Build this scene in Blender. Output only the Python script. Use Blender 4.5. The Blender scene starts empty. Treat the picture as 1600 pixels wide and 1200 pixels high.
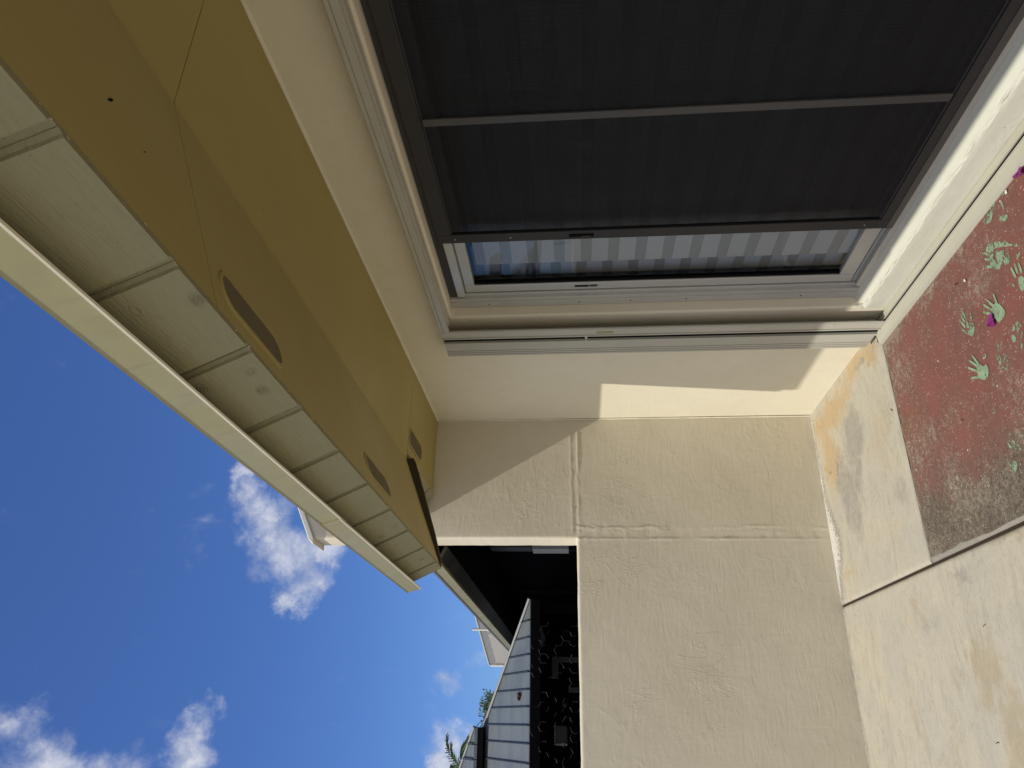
import bpy, bmesh, math, random
import numpy as np
from mathutils import Matrix, Vector, noise as mnoise
random.seed(7); rng = np.random.RandomState(3)
S = bpy.context.scene
C = bpy.context.collection
# ------------------------------------------------------------ camera
cd = bpy.data.cameras.new('camera'); cam = bpy.data.objects.new('camera', cd); C.objects.link(cam)
RIGHT = Vector((0.0197737, 0.085018, -0.9961832)); DOWN = Vector((-0.9050637, 0.4248823, 0.018296)); FWD = Vector((0.424816, 0.9012475, 0.0853482))
m3 = Matrix((RIGHT, -DOWN, -FWD)).transposed()
cam.matrix_world = Matrix.Translation((0, 0, 1.45)) @ m3.to_4x4()
cd.sensor_fit = 'HORIZONTAL'; cd.sensor_width = 36.0; cd.lens = 36.0 * 1137.183 / 1600.0
cd.clip_start = 0.02; cd.clip_end = 3000
S.camera = cam
# ------------------------------------------------------------ sun, sky
SUN = Vector((1.0, 0.295, -1.71)).normalized()
ld = bpy.data.lights.new('sun', 'SUN'); ld.energy = 3.45; ld.angle = math.radians(0.53); ld.color = (1.0, 0.95, 0.86)
sun = bpy.data.objects.new('sun', ld); C.objects.link(sun)
sun.rotation_euler = SUN.to_track_quat('-Z', 'Y').to_euler(); sun.location = (-6, -2, 12)
W = bpy.data.worlds.new('World'); S.world = W; W.use_nodes = True
S.view_settings.view_transform = 'Standard'; S.view_settings.look = 'None'
S.view_settings.gamma = 1; S.view_settings.use_curve_mapping = False
S.view_settings.exposure = 0.10
SKY_STRENGTH = 0.083
# ------------------------------------------------------------ node helpers
class G:
    def __init__(s, nt): s.nt = nt; s.N = nt.nodes; s.L = nt.links
    def n(s, t, **k):
        x = s.N.new(t)
        for a, b in k.items(): setattr(x, a, b)
        return x
    def set(s, sock, v):
        if isinstance(v, bpy.types.NodeSocket): s.L.new(v, sock)
        elif v is not None:
            if sock.type == 'RGBA' and len(v) == 3: v = (*v, 1)
            sock.default_value = v
    def math(s, op, a, b=None, c=None, clamp=False):
        x = s.n('ShaderNodeMath', operation=op, use_clamp=clamp)
        for i, v in enumerate((a, b, c)):
            if v is not None: s.set(x.inputs[i], v)
        return x.outputs[0]
    def vm(s, op, a, b=None):
        x = s.n('ShaderNodeVectorMath', operation=op)
        s.set(x.inputs[0], a)
        if b is not None: s.set(x.inputs[1], b)
        return x.outputs['Value'] if op in ('LENGTH', 'DOT_PRODUCT', 'DISTANCE') else x.outputs[0]
    def obj(s): return s.n('ShaderNodeTexCoord').outputs['Object']
    def map(s, v, scale=(1, 1, 1), loc=(0, 0, 0), rot=(0, 0, 0)):
        x = s.n('ShaderNodeMapping'); s.set(x.inputs[0], v)
        x.inputs['Scale'].default_value = scale; x.inputs['Location'].default_value = loc; x.inputs['Rotation'].default_value = rot
        return x.outputs[0]
    def noise(s, v, sc, det=4, rough=.5, dist=0):
        x = s.n('ShaderNodeTexNoise'); s.set(x.inputs['Vector'], v)
        x.inputs['Scale'].default_value = sc; x.inputs['Detail'].default_value = det
        x.inputs['Roughness'].default_value = rough; x.inputs['Distortion'].default_value = dist
        return x.outputs['Fac']
    def vor(s, v, sc, feat='F1', out='Distance'):
        x = s.n('ShaderNodeTexVoronoi', feature=feat); s.set(x.inputs['Vector'], v); x.inputs['Scale'].default_value = sc
        return x.outputs[out]
    def ss(s, v, a, b, lo=0., hi=1.):
        x = s.n('ShaderNodeMapRange', interpolation_type='SMOOTHSTEP'); s.set(x.inputs[0], v)
        x.inputs[1].default_value = a; x.inputs[2].default_value = b; x.inputs[3].default_value = lo; x.inputs[4].default_value = hi
        return x.outputs[0]
    def mix(s, f, a, b, mode='MIX'):
        x = s.n('ShaderNodeMix', data_type='RGBA', blend_type=mode); s.set(x.inputs[0], f); s.set(x.inputs[6], a); s.set(x.inputs[7], b)
        return x.outputs[2]
    def bump(s, h, dist, prev=None, st=1.0):
        x = s.n('ShaderNodeBump'); x.inputs['Strength'].default_value = st; x.inputs['Distance'].default_value = dist
        s.set(x.inputs['Height'], h)
        if prev is not None: s.set(x.inputs['Normal'], prev)
        return x.outputs[0]
def M(name, col=(.5, .5, .5), rough=.7, metal=0., spec=.4):
    m = bpy.data.materials.new(name); m.use_nodes = True
    g = G(m.node_tree); b = g.N['Principled BSDF']
    b.inputs['Base Color'].default_value = (*col, 1); b.inputs['Roughness'].default_value = rough
    b.inputs['Metallic'].default_value = metal; b.inputs['Specular IOR Level'].default_value = spec
    return m, g, b
def painted(name, col, rough=.6, var=.12, bump=.0006, bs=60, dirt=.3, dcol=(.2, .17, .11), metal=0., grime=3.0):
    """paint with slight mottling, fine relief, sparse specks"""
    m, g, b = M(name, col, rough, metal)
    o = g.obj()
    n1 = g.noise(o, grime, 6, .6); n2 = g.noise(o, 35, 3, .6)
    c = g.mix(g.ss(n1, .35, .75, 0, dirt), col, tuple(x * .5 + y * .5 for x, y in zip(col, dcol)))
    c = g.mix(g.ss(n2, .3, .8, 0, var), c, tuple(x * .6 for x in col))
    sp = g.vor(o, 55); c = g.mix(g.math('MULTIPLY', g.ss(sp, .05, .09, 1, 0), g.ss(g.noise(o, 9, 1), .58, .66, 0, .8)), c, dcol)
    g.set(b.inputs['Base Color'], c)
    g.set(b.inputs['Roughness'], g.ss(n1, .3, .7, rough - .08, rough + .1))
    h = g.noise(o, bs, 5, .6); g.set(b.inputs['Normal'], g.bump(h, bump))
    return m
# ------------------------------------------------------------ world: clear blue sky with broken clouds
def build_world():
    g = G(W.node_tree); bg = g.N['Background']
    sky = g.n('ShaderNodeTexSky', sky_type='NISHITA'); sky.sun_disc = False
    sky.sun_elevation = math.asin(-SUN.z); sky.sun_rotation = math.atan2(-SUN.x, -SUN.y)
    sky.air_density = 1.0; sky.dust_density = 0.35; sky.ozone_density = 2.5
    d = g.vm('NORMALIZE', g.n('ShaderNodeTexCoord').outputs['Generated'])
    w1 = g.n('ShaderNodeTexNoise'); g.set(w1.inputs['Vector'], d); w1.inputs['Scale'].default_value = 9; w1.inputs['Detail'].default_value = 8; w1.inputs['Roughness'].default_value = .68
    off = g.vm('SCALE', g.vm('SUBTRACT', w1.outputs['Color'], (.5, .5, .5))); off.node.inputs['Scale'].default_value = .10
    dw = g.vm('ADD', d, off)
    BL = [((.287, .858, .428), .024, 1), ((.268, .868, .418), .034, 1), ((.243, .882, .402), .040, 1), ((.225, .892, .392), .044, 1), ((.205, .902, .376), .050, 1),
          ((.195, .912, .352), .050, 1), ((.172, .925, .336), .040, 1), ((.158, .922, .352), .036, 1), ((.135, .922, .363), .024, 1), ((.205, .922, .325), .04, .9),
          ((-.018, .806, .590), .034, .7), ((-.005, .818, .578), .022, .6), ((-.035, .812, .582), .032, .75), ((-.045, .835, .55), .026, .85), ((-.062, .82, .57), .06, .85),
          ((.016, .902, .432), .016, .75), ((-.006, .897, .442), .028, .85), ((-.030, .893, .450), .030, .85), ((-.046, .895, .445), .038, .9), ((-.058, .865, .50), .040, .9), ((-.066, .846, .53), .045, .9),
          ((.064, .985, .163), .026, .62), ((.050, .985, .160), .02, .5), ((.075, .988, .137), .020, .5), ((-.018, .988, .154), .03, .9), ((-.036, .987, .158), .045, .95), ((-.002, .988, .152), .018, .7),
          ((.222, .855, .468), .045, .18), ((-.019, .867, .498), .010, .2),
          ((.6, .1, .78), .15, .8), ((.75, -.5, .4), .2, .9)]
    acc = None
    for c, r, a in BL:
        c = Vector(c).normalized()
        f = g.math('MULTIPLY_ADD', g.vm('DISTANCE', dw, tuple(c)), -1.0 / r, 1.0)
        f = g.math('MULTIPLY', g.math('MAXIMUM', f, -.6), a)
        acc = f if acc is None else g.math('SMOOTH_MAX', acc, f, .18)
    n2 = g.noise(d, 26, 9, .56, .5)
    n3 = g.noise(d, 7, 3, .5)
    den = g.math('ADD', acc, g.math('MULTIPLY', g.math('SUBTRACT', n2, .5), 1.45))
    cov = g.math('MULTIPLY', g.ss(den, .05, 1.0), g.ss(acc, -.25, .25))
    # brighter cloud field added out of view to lift the light in the shade
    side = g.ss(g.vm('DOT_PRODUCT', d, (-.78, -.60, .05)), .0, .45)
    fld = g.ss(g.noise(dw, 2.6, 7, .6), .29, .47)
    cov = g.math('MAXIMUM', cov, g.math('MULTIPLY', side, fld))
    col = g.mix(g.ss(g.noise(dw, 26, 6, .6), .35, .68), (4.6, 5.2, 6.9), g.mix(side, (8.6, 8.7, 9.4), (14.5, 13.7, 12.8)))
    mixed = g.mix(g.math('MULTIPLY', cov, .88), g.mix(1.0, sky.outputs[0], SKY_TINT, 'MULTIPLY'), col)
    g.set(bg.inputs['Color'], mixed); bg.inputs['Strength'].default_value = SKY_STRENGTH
SKY_TINT = (.62, .88, 1.40)
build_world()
# ------------------------------------------------------------ object helpers
def link(o, parent=None):
    C.objects.link(o)
    if parent is not None:
        o.parent = parent; o.location = o.location - parent.location if parent.type == 'EMPTY' else o.location
    return o
def world_loc(p):
    l = Vector((0, 0, 0))
    while p is not None: l += p.location; p = p.parent
    return l
def mesh_obj(name, V, F, mat, parent=None, smooth=False, bevel=0, seg=2, loc=(0, 0, 0), recalc=True):
    me = bpy.data.meshes.new(name); me.from_pydata([tuple(v) for v in V], [], F)
    if recalc:
        b = bmesh.new(); b.from_mesh(me); bmesh.ops.recalc_face_normals(b, faces=b.faces); b.to_mesh(me); b.free()
    if mat is not None: me.materials.append(mat)
    if smooth: me.polygons.foreach_set('use_smooth', [True] * len(me.polygons))
    return obj_of(name, me, parent, loc, bevel, seg)
def obj_of(name, me, parent=None, loc=(0, 0, 0), bevel=0, seg=2):
    o = bpy.data.objects.new(name, me); C.objects.link(o)
    o.location = Vector(loc)
    if parent is not None: o.parent = parent; o.location = Vector(loc) - world_loc(parent)
    if bevel:
        md = o.modifiers.new('bevel', 'BEVEL'); md.width = bevel; md.segments = seg; md.limit_method = 'ANGLE'; md.harden_normals = False
    return o
def tag(o, label=None, cat=None, group=None, kind=None):
    for k, v in (('label', label), ('category', cat), ('group', group), ('kind', kind)):
        if v: o[k] = v
    return o
def thing(name, loc, label, cat, group=None):
    o = bpy.data.objects.new(name, None); C.objects.link(o); o.location = loc; o.empty_display_size = .1
    return tag(o, label, cat, group)
class MB:
    def __init__(s): s.V = []; s.F = []
    def add(s, V, F): k = len(s.V); s.V += [tuple(v) for v in V]; s.F += [tuple(i + k for i in f) for f in F]; return s
    def box(s, x0, x1, y0, y1, z0, z1):
        V = [(x, y, z) for x in (x0, x1) for y in (y0, y1) for z in (z0, z1)]
        return s.add(V, [(0, 1, 3, 2), (4, 6, 7, 5), (0, 4, 5, 1), (2, 3, 7, 6), (0, 2, 6, 4), (1, 5, 7, 3)])
    def prism(s, P, axis, a, b):
        """closed 2D profile P swept along axis; P holds the other two coordinates in xyz order"""
        def pt(p, t): q = list(p); q.insert(axis, t); return q
        n = len(P)
        return s.add([pt(p, a) for p in P] + [pt(p, b) for p in P],
                     [tuple(range(n))[::-1], tuple(range(n, 2 * n))] + [(i, (i + 1) % n, n + (i + 1) % n, n + i) for i in range(n)])
    def tube(s, P, r, n=6):
        P = [Vector(p) for p in P]; rr = r if isinstance(r, (list, tuple)) else [r] * len(P); V = []
        for i, p in enumerate(P):
            t = (P[min(i + 1, len(P) - 1)] - P[max(i - 1, 0)]).normalized()
            u = t.orthogonal().normalized() if abs(t.z) > .9 else t.cross(Vector((0, 0, 1))).normalized(); v = t.cross(u)
            V += [p + (u * math.cos(2 * math.pi * k / n) + v * math.sin(2 * math.pi * k / n)) * rr[i] for k in range(n)]
        F = [(i * n + k, i * n + (k + 1) % n, (i + 1) * n + (k + 1) % n, (i + 1) * n + k) for i in range(len(P) - 1) for k in range(n)]
        F += [tuple(range(n))[::-1], tuple(range((len(P) - 1) * n, len(P) * n))]
        return s.add(V, F)
    def build(s, name, mat, parent=None, bevel=0, smooth=False, loc=(0, 0, 0), seg=2): return mesh_obj(name, s.V, s.F, mat, parent, smooth, bevel, seg, loc)
def box(name, x0, x1, y0, y1, z0, z1, mat, parent=None, bevel=.002): return MB().box(x0, x1, y0, y1, z0, z1).build(name, mat, parent, bevel)
def fbm(x, y, sc, oct=4, seed=0, rough=.5):
    """tileless value noise on numpy arrays, -1..1"""
    out = np.zeros_like(x, float); amp = 1.; tot = 0.
    for o in range(oct):
        r = np.random.RandomState(seed * 31 + o); T = r.rand(128, 128) * 2 - 1
        X = x * sc * 2 ** o + 17.3 * (o + 1); Y = y * sc * 2 ** o + 5.1 * (o + 1)
        i = np.floor(X).astype(int); j = np.floor(Y).astype(int); u = X - i; v = Y - j; u = u * u * (3 - 2 * u); v = v * v * (3 - 2 * v)
        a = T[i % 128, j % 128]; b = T[(i + 1) % 128, j % 128]; c = T[i % 128, (j + 1) % 128]; d = T[(i + 1) % 128, (j + 1) % 128]
        out += amp * ((a * (1 - u) + b * u) * (1 - v) + (c * (1 - u) + d * u) * v); tot += amp; amp *= rough
    return out / tot
def sst(x, a, b): t = np.clip((x - a) / (b - a), 0, 1); return t * t * (3 - 2 * t)
def grid_mesh(name, A, B, fn, keep=None, attrs=None, mat=None):
    """A x B grid; fn(a,b)->xyz arrays; keep(ai,bi) mask of cells; attrs: dict name->(n,) float arrays"""
    aa, bb = np.meshgrid(A, B, indexing='ij'); X, Y, Z = fn(aa, bb)
    co = np.stack([X, Y, Z], -1).reshape(-1, 3)
    na, nb = len(A), len(B)
    idx = np.arange(na * nb).reshape(na, nb)
    q = np.stack([idx[:-1, :-1], idx[1:, :-1], idx[1:, 1:], idx[:-1, 1:]], -1)
    if keep is not None: q = q[keep((aa[:-1, :-1] + aa[1:, 1:]) / 2, (bb[:-1, :-1] + bb[1:, 1:]) / 2)]
    q = q.reshape(-1, 4)
    me = bpy.data.meshes.new(name); me.vertices.add(len(co)); me.vertices.foreach_set('co', co.ravel())
    me.loops.add(q.size); me.loops.foreach_set('vertex_index', q.ravel()); me.polygons.add(len(q))
    me.polygons.foreach_set('loop_start', np.arange(0, q.size, 4)); me.polygons.foreach_set('loop_total', np.full(len(q), 4))
    me.polygons.foreach_set('use_smooth', np.ones(len(q), bool))
    me.update(); me.validate()
    for k, v in (attrs or {}).items():
        at = me.attributes.new(k, 'FLOAT', 'POINT'); at.data.foreach_set('value', v.ravel().astype(np.float32))
    if mat: me.materials.append(mat)
    return me
def attr(g, name): x = g.n('ShaderNodeAttribute'); x.attribute_name = name; return x.outputs['Fac']
# ------------------------------------------------------------ materials
CREAM = (.73, .68, .53)
def stucco(name, col, heavy):
    m, g, b = M(name, col, .82, 0, .25)
    o = g.obj(); lo = g.noise(o, 2.2, 5, .6); mid = g.noise(o, 14, 5, .6); fine = g.noise(o, 120, 4, .6)
    c = g.mix(g.ss(lo, .3, .75, 0, .35), col, tuple(a * b_ for a, b_ in zip(col, (.86, .85, .80))))
    c = g.mix(g.ss(mid, .45, .8, 0, .22), c, tuple(a * b_ for a, b_ in zip(col, (.80, .78, .74))))
    pits = g.math('MULTIPLY', g.ss(g.vor(o, 26), .04, .08, 1, 0), g.ss(g.noise(o, 6, 1), .6, .68))
    c = g.mix(g.math('MULTIPLY', pits, .6), c, tuple(a * .35 for a in col))
    # hand trowelled strokes: stretched noise in two directions
    st1 = g.noise(g.map(o, (3, 3, 11), rot=(.0, .7, .2)), 2.1, 4, .55, 1.5); st2 = g.noise(g.map(o, (9, 9, 2.5), rot=(0, -.5, 0)), 2.6, 3, .5, 1.2)
    n = g.bump(g.math('ADD', st1, g.math('MULTIPLY', st2, .4)), .011 * heavy)
    n = g.bump(g.noise(o, 5, 3, .5), .012 * heavy, n); n = g.bump(mid, .0025 * heavy, n)
    # thin trowel scars: bright edges of ridges
    rid = g.math('ABSOLUTE', g.math('SUBTRACT', g.noise(g.map(o, (1, 1, .6), rot=(0, .3, 0)), 7, 6, .62, 1.2), .5))
    n = g.bump(g.math('MULTIPLY', g.ss(rid, .0, .03, 1, 0), g.ss(g.noise(o, 2.1, 3), .56, .66)), .006 * heavy, n)
    n = g.bump(fine, .0009 * heavy, n); n = g.bump(pits, -.002, n)
    g.set(b.inputs['Base Color'], c); g.set(b.inputs['Normal'], n)
    return m
m_stucco = stucco('trowelled_stucco', (.615, .565, .445), .15)
m_wall = stucco('smooth_plaster', CREAM, .10)
m_sill = stucco('thick_paint_plaster', (.57, .565, .47), .10)
m_far = stucco('far_plaster', (.72, .69, .60), .06)
m_soffit = painted('khaki_soffit_paint', (.365, .30, .105), .55, .06, .0004, 90, .25, (.27, .21, .09), grime=1.4)
m_fascia = painted('pale_khaki_metal', (.32, .29, .145), .42, .03, .0002, 40, .15, (.4, .34, .2))
def fascia_mat():
    m = painted('weathered_khaki_metal', (.32, .29, .145), .45, .05, .0004, 30, .25, (.22, .18, .10))
    g = G(m.node_tree); b = g.N['Principled BSDF']; o = g.obj()
    run = g.ss(g.noise(g.map(o, (2, 26, 2)), 2.2, 5, .65), .5, .75, 0, .28); dent = g.noise(g.map(o, (1, 1.4, 1)), 3.2, 2)
    old = b.inputs['Base Color'].links[0].from_socket; g.set(b.inputs['Base Color'], g.mix(run, old, (.19, .16, .085)))
    on = b.inputs['Normal'].links[0].from_socket; g.set(b.inputs['Normal'], g.bump(dent, .012, on)); return m
m_fascia = fascia_mat()
m_darkboard = painted('dark_brown_board', (.05, .037, .018), .8, .2, .001)
m_trackwall = painted('painted_aluminium_track', (.45, .44, .365), .38, .06, .0002, 50, .25, (.2, .17, .1))
m_floortrack = painted('weathered_floor_track', (.44, .43, .34), .5, .08, .0002, 50, .3, (.2, .18, .12))
m_bare = painted('bare_aluminium', (.50, .50, .46), .42, .1, .0002, 50, .3, (.12, .11, .1), .35)
m_bronze = painted('bronze_anodised_frame', (.028, .026, .024), .65, .2, .0002, 40, .5, (.05, .047, .042))
m_black = M('black_rubber_and_shade', (.004, .004, .004), .8, 0, .1)[0]  # black rubber; also the shade painted into track slots and the roof step
m_dark = M('painted_deep_shade', (.0035, .0035, .004), .95, 0, .05)[0]  # near black: the shade of porch and pavilion is put into the colour
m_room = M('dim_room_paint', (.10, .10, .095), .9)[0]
def wood():
    m, g, b = M('rough_sawn_siding', (.40, .38, .25), .75, 0, .25)
    o = g.obj(); r = g.n('ShaderNodeObjectInfo').outputs['Random']
    oo = g.vm('ADD', o, g.vm('SCALE', (7., 13., 3.))); g.set(oo.node.inputs[1].links[0].from_node.inputs['Scale'], r)
    gr = g.noise(g.map(oo, (9, 4.5, 170)), 1.6, 6, .65, .6)      # saw marks running along the eave
    gr2 = g.noise(g.map(oo, (6, 2.4, 40)), 3.3, 5, .6, 1.6)
    kn = g.vor(g.map(oo, (1, 4.2, 9)), 1.6)
    knot = g.ss(kn, .07, .15, 1, 0)
    c = g.mix(g.ss(gr2, .35, .75, 0, .3), (.28, .265, .15), (.22, .20, .105))
    c = g.mix(g.math('MULTIPLY', knot, .35), c, (.2, .18, .1))
    c = g.mix(g.math('MULTIPLY', g.ss(g.vor(oo, 40), .03, .06, 1, 0), .6), c, (.08, .06, .03))
    g.set(b.inputs['Base Color'], c)
    n = g.bump(gr, .0016); n = g.bump(gr2, .0016, n); n = g.bump(g.math('MULTIPLY', g.math('SINE', g.math('MULTIPLY', kn, 90)), g.ss(kn, .1, .25, 1, 0)), .0012, n)
    g.set(b.inputs['Normal'], n); return m
m_siding = wood()
def glass():
    m, g, b = M('tinted_glass', (1, 1, 1), .0)
    out = g.N['Material Output']
    gl = g.n('ShaderNodeBsdfGlossy'); gl.inputs['Roughness'].default_value = .015; gl.inputs['Color'].default_value = (.95, .97, 1, 1)
    tr = g.n('ShaderNodeBsdfTransparent'); tr.inputs['Color'].default_value = (.90, .93, .94, 1)
    fr = g.n('ShaderNodeFresnel'); fr.inputs['IOR'].default_value = 1.45
    mx = g.n('ShaderNodeMixShader'); g.L.new(fr.outputs[0], mx.inputs[0]); g.L.new(tr.outputs[0], mx.inputs[1]); g.L.new(gl.outputs[0], mx.inputs[2])
    wob = g.bump(g.noise(g.obj(), 2.5, 2), .002); g.L.new(wob, gl.inputs['Normal'])
    g.L.new(mx.outputs[0], out.inputs[0]); return m
m_glass = glass()
def screen():
    m, g, b = M('black_insect_screen', (.010, .010, .011), .75, 0, .2)
    o = g.obj(); out = g.N['Material Output']
    tr = g.n('ShaderNodeBsdfTransparent'); tr.inputs['Color'].default_value = (1, 1, 1, 1)
    sp = g.n('ShaderNodeSeparateXYZ'); g.L.new(o, sp.inputs[0])
    wy = g.math('FRACT', g.math('MULTIPLY', sp.outputs[1], 640.)); wz = g.math('FRACT', g.math('MULTIPLY', sp.outputs[2], 640.))
    hole = g.math('MULTIPLY', g.math('GREATER_THAN', wy, g.math('MULTIPLY_ADD', g.math('SINE', g.math('ADD', g.math('MULTIPLY', sp.outputs[1], 480.), g.math('MULTIPLY', g.noise(g.map(o, (1, 3, 1)), 2.5, 3), 26.))), .045, .645)), g.math('GREATER_THAN', wz, .62))
    mx = g.n('ShaderNodeMixShader'); g.L.new(hole, mx.inputs[0]); g.L.new(b.outputs[0], mx.inputs[1]); g.L.new(tr.outputs[0], mx.inputs[2])
    dirt = g.ss(g.noise(o, 7, 5, .7), .5, .8, 0, .02); g.set(b.inputs['Base Color'], g.mix(dirt, (.010, .010, .011), (.3, .3, .28)))
    g.L.new(mx.outputs[0], out.inputs[0]); return m
m_screen = screen()
def fabric(name, col, tr):
    m, g, b = M(name, col, .9)
    c = g.noise(g.map(g.obj(), (1, 90, 90)), 3, 3); g.set(b.inputs['Base Color'], g.mix(g.ss(c, .3, .7, 0, .25), col, tuple(x * .75 for x in col)))
    return m
m_blind1 = fabric('blind_cloth_solid', (.47, .475, .49), 0); m_blind2 = fabric('blind_cloth_sheer', (.32, .325, .33), .3); m_blind3 = fabric('shaded_blind_cloth', (.30, .34, .42), 0); m_blind4 = fabric('shaded_blind_sheer', (.15, .17, .21), 0)  # last pair: darker bluish copies, shade put into the cloth colour
# concrete driven by painted masks
def concrete():
    m, g, b = M('weathered_concrete', (.42, .38, .29), .88, 0, .25)
    o = g.obj(); n1 = g.noise(o, 3.1, 7, .62); n2 = g.noise(g.map(o, (1, 2.2, 1)), 9, 6, .6, .8); n3 = g.noise(o, 220, 3, .6)
    c = g.mix(g.ss(n1, .35, .68), (.465, .425, .33), (.41, .39, .325))
    c = g.mix(g.ss(n2, .45, .75, 0, .55), c, (.34, .315, .25))
    c = g.mix(g.ss(g.noise(g.map(o, (.7, 2.4, 1)), 6, 7, .7, 1.0), .50, .66, 0, .45), c, (.47, .44, .36)); c = g.mix(g.ss(g.noise(g.map(o, (.6, 1.9, 1), (3, 1, 0)), 4.3, 8, .72, .8), .52, .68, 0, .5), c, (.33, .29, .205)); c = g.mix(g.ss(g.noise(g.map(o, (1, 1, 1), (7, 1, 0)), 17, 8, .75, .4), .55, .68, 0, .4), c, (.30, .27, .2))
    ed = g.math('ADD', g.math('MULTIPLY', g.math('SUBTRACT', g.noise(g.map(o, (1, 1.7, 1), rot=(0, 0, .3)), 14, 8, .75), .5), 1.1), g.math('MULTIPLY', g.math('SUBTRACT', g.noise(o, 120, 4, .7), .5), .35))
    def m_(name, lo=.35, hi=.6): return g.ss(g.math('ADD', attr(g, name), ed), lo, hi)
    c = g.mix(g.math('MULTIPLY', m_('orange', .15, .95), .9), c, g.mix(g.ss(g.noise(o, 19, 7, .7), .35, .65), (.46, .325, .165), (.41, .315, .19)))
    c = g.mix(g.math('MULTIPLY', m_('tan', .15, .95), .5), c, (.31, .245, .145))
    c = g.mix(g.math('MULTIPLY', m_('grey', .15, .85), .8), c, g.mix(g.ss(g.noise(g.map(o, (1, .5, 1)), 24, 8, .75), .35, .65), (.32, .30, .25), (.235, .228, .20)))
    c = g.mix(g.math('MULTIPLY', m_('dark', .3, .8), .45), c, (.16, .125, .08))
    ch = g.ss(g.math('ADD', attr(g, 'chalk'), g.math('MULTIPLY', g.math('SUBTRACT', g.noise(g.map(o, (1, 1.6, 1), rot=(0, 0, .2)), 45, 9, .85), .5), 3.6)), .42, .72)
    c = g.mix(g.math('MULTIPLY', ch, .9), c, g.mix(g.ss(g.noise(o, 90, 5, .7), .4, .6), (.72, .70, .64), (.50, .48, .43)))
    # specks, hairlines
    sp = g.math('MULTIPLY', g.ss(g.vor(o, 34), .035, .05, 1, 0), g.ss(g.noise(o, 11, 1), .45, .5)); c = g.mix(g.math('MULTIPLY', sp, .85), c, (.05, .04, .03))
    sp2 = g.math('MULTIPLY', g.ss(g.vor(g.map(o, (1, 1, 1), (3, 5, 0)), 27), .04, .06, 1, 0), g.ss(g.noise(g.map(o, loc=(4, 4, 4)), 8, 1), .58, .63)); c = g.mix(g.math('MULTIPLY', sp2, .7), c, (.75, .72, .65))
    hl = g.math('ABSOLUTE', g.math('SUBTRACT', g.noise(g.map(o, (.9, 2.6, 1), rot=(0, 0, .3)), 3, 5, .6, .8), .5)); hm = g.math('MULTIPLY', g.ss(hl, 0, .004, 1, 0), g.ss(g.noise(o, 1.9, 2), .5, .6))
    c = g.mix(g.math('MULTIPLY', hm, .35), c, (.2, .17, .12))
    c = g.mix(g.ss(n3, .35, .8, 0, .30), c, (.22, .2, .15)); c = g.mix(g.ss(g.noise(o, 48, 6, .75), .52, .72, 0, .4), c, (.27, .24, .17))
    g.set(b.inputs['Base Color'], c)
    n = g.bump(n2, .004); n = g.bump(n3, .0008, n); n = g.bump(ch, .002, n); n = g.bump(g.math('ADD', sp, g.math('MULTIPLY', hm, .5)), -.0015, n); g.set(b.inputs['Normal'], n)
    return m
m_conc = concrete()
def redpaint():
    m, g, b = M('worn_red_floor_paint', (.2, .07, .05), .7, 0, .3)
    o = g.obj()
    n1 = g.noise(o, 5, 5, .6); c = g.mix(g.ss(n1, .3, .7), (.205, .078, .060), (.165, .070, .055))
    c = g.mix(g.ss(g.noise(o, 2.3, 3), .55, .75, 0, .5), c, (.21, .085, .045))
    wear = attr(g, 'wear'); soot = attr(g, 'soot')
    fn = g.noise(o, 230, 4, .7); md = g.noise(g.map(o, (1.3, 1, 1)), 30, 7, .78, .3)
    w = g.ss(g.math('ADD', g.math('MULTIPLY', wear, .30), g.math('ADD', g.math('MULTIPLY', fn, 1.5), g.math('MULTIPLY', md, .75))), 1.28, 1.40)
    under = g.mix(g.ss(g.noise(o, 40, 4), .4, .65), (.36, .32, .24), (.17, .14, .10))
    # haze of grey dust where soot lies
    sm = g.ss(g.math('ADD', soot, g.math('MULTIPLY', g.math('SUBTRACT', g.noise(o, 9, 7, .7), .5), 1.0)), .2, .95)
    c = g.mix(g.math('MULTIPLY', sm, .88), c, g.mix(g.ss(g.noise(o, 60, 6, .7), .38, .62), (.135, .12, .09), (.06, .055, .042)))
    c = g.mix(g.math('MULTIPLY', w, g.ss(sm, .3, 1, .8, .55)), c, under)
    dots = g.math('MULTIPLY', g.ss(g.vor(o, 75), .14, .22, 1, 0), g.ss(g.noise(o, 17, 4, .65), .45, .55)); c = g.mix(g.math('MULTIPLY', dots, .75), c, (.50, .44, .33))
    big = g.math('MULTIPLY', g.ss(g.vor(g.map(o, loc=(2, 2, 0)), 17), .06, .08, 1, 0), g.ss(g.noise(o, 4, 1), .5, .55)); c = g.mix(g.math('MULTIPLY', big, .8), c, (.62, .58, .47))
    scr = g.math('ABSOLUTE', g.math('SUBTRACT', g.noise(g.map(o, (1, 1.8, 1), rot=(0, 0, .8)), 9, 5, .6, 1.), .5)); sc = g.math('MULTIPLY', g.ss(scr, 0, .005, 1, 0), g.ss(g.noise(o, 5, 2), .53, .6))
    c = g.mix(g.math('MULTIPLY', sc, .6), c, (.42, .37, .27))
    c = g.mix(g.ss(attr(g, 'edge'), .4, .6, 0, .85), c, (.30, .285, .24))
    g.set(b.inputs['Base Color'], c)
    n = g.bump(w, -.0012); n = g.bump(md, .0025, n); n = g.bump(fn, .0006, n); g.set(b.inputs['Normal'], n); return m
m_red = redpaint()
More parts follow.
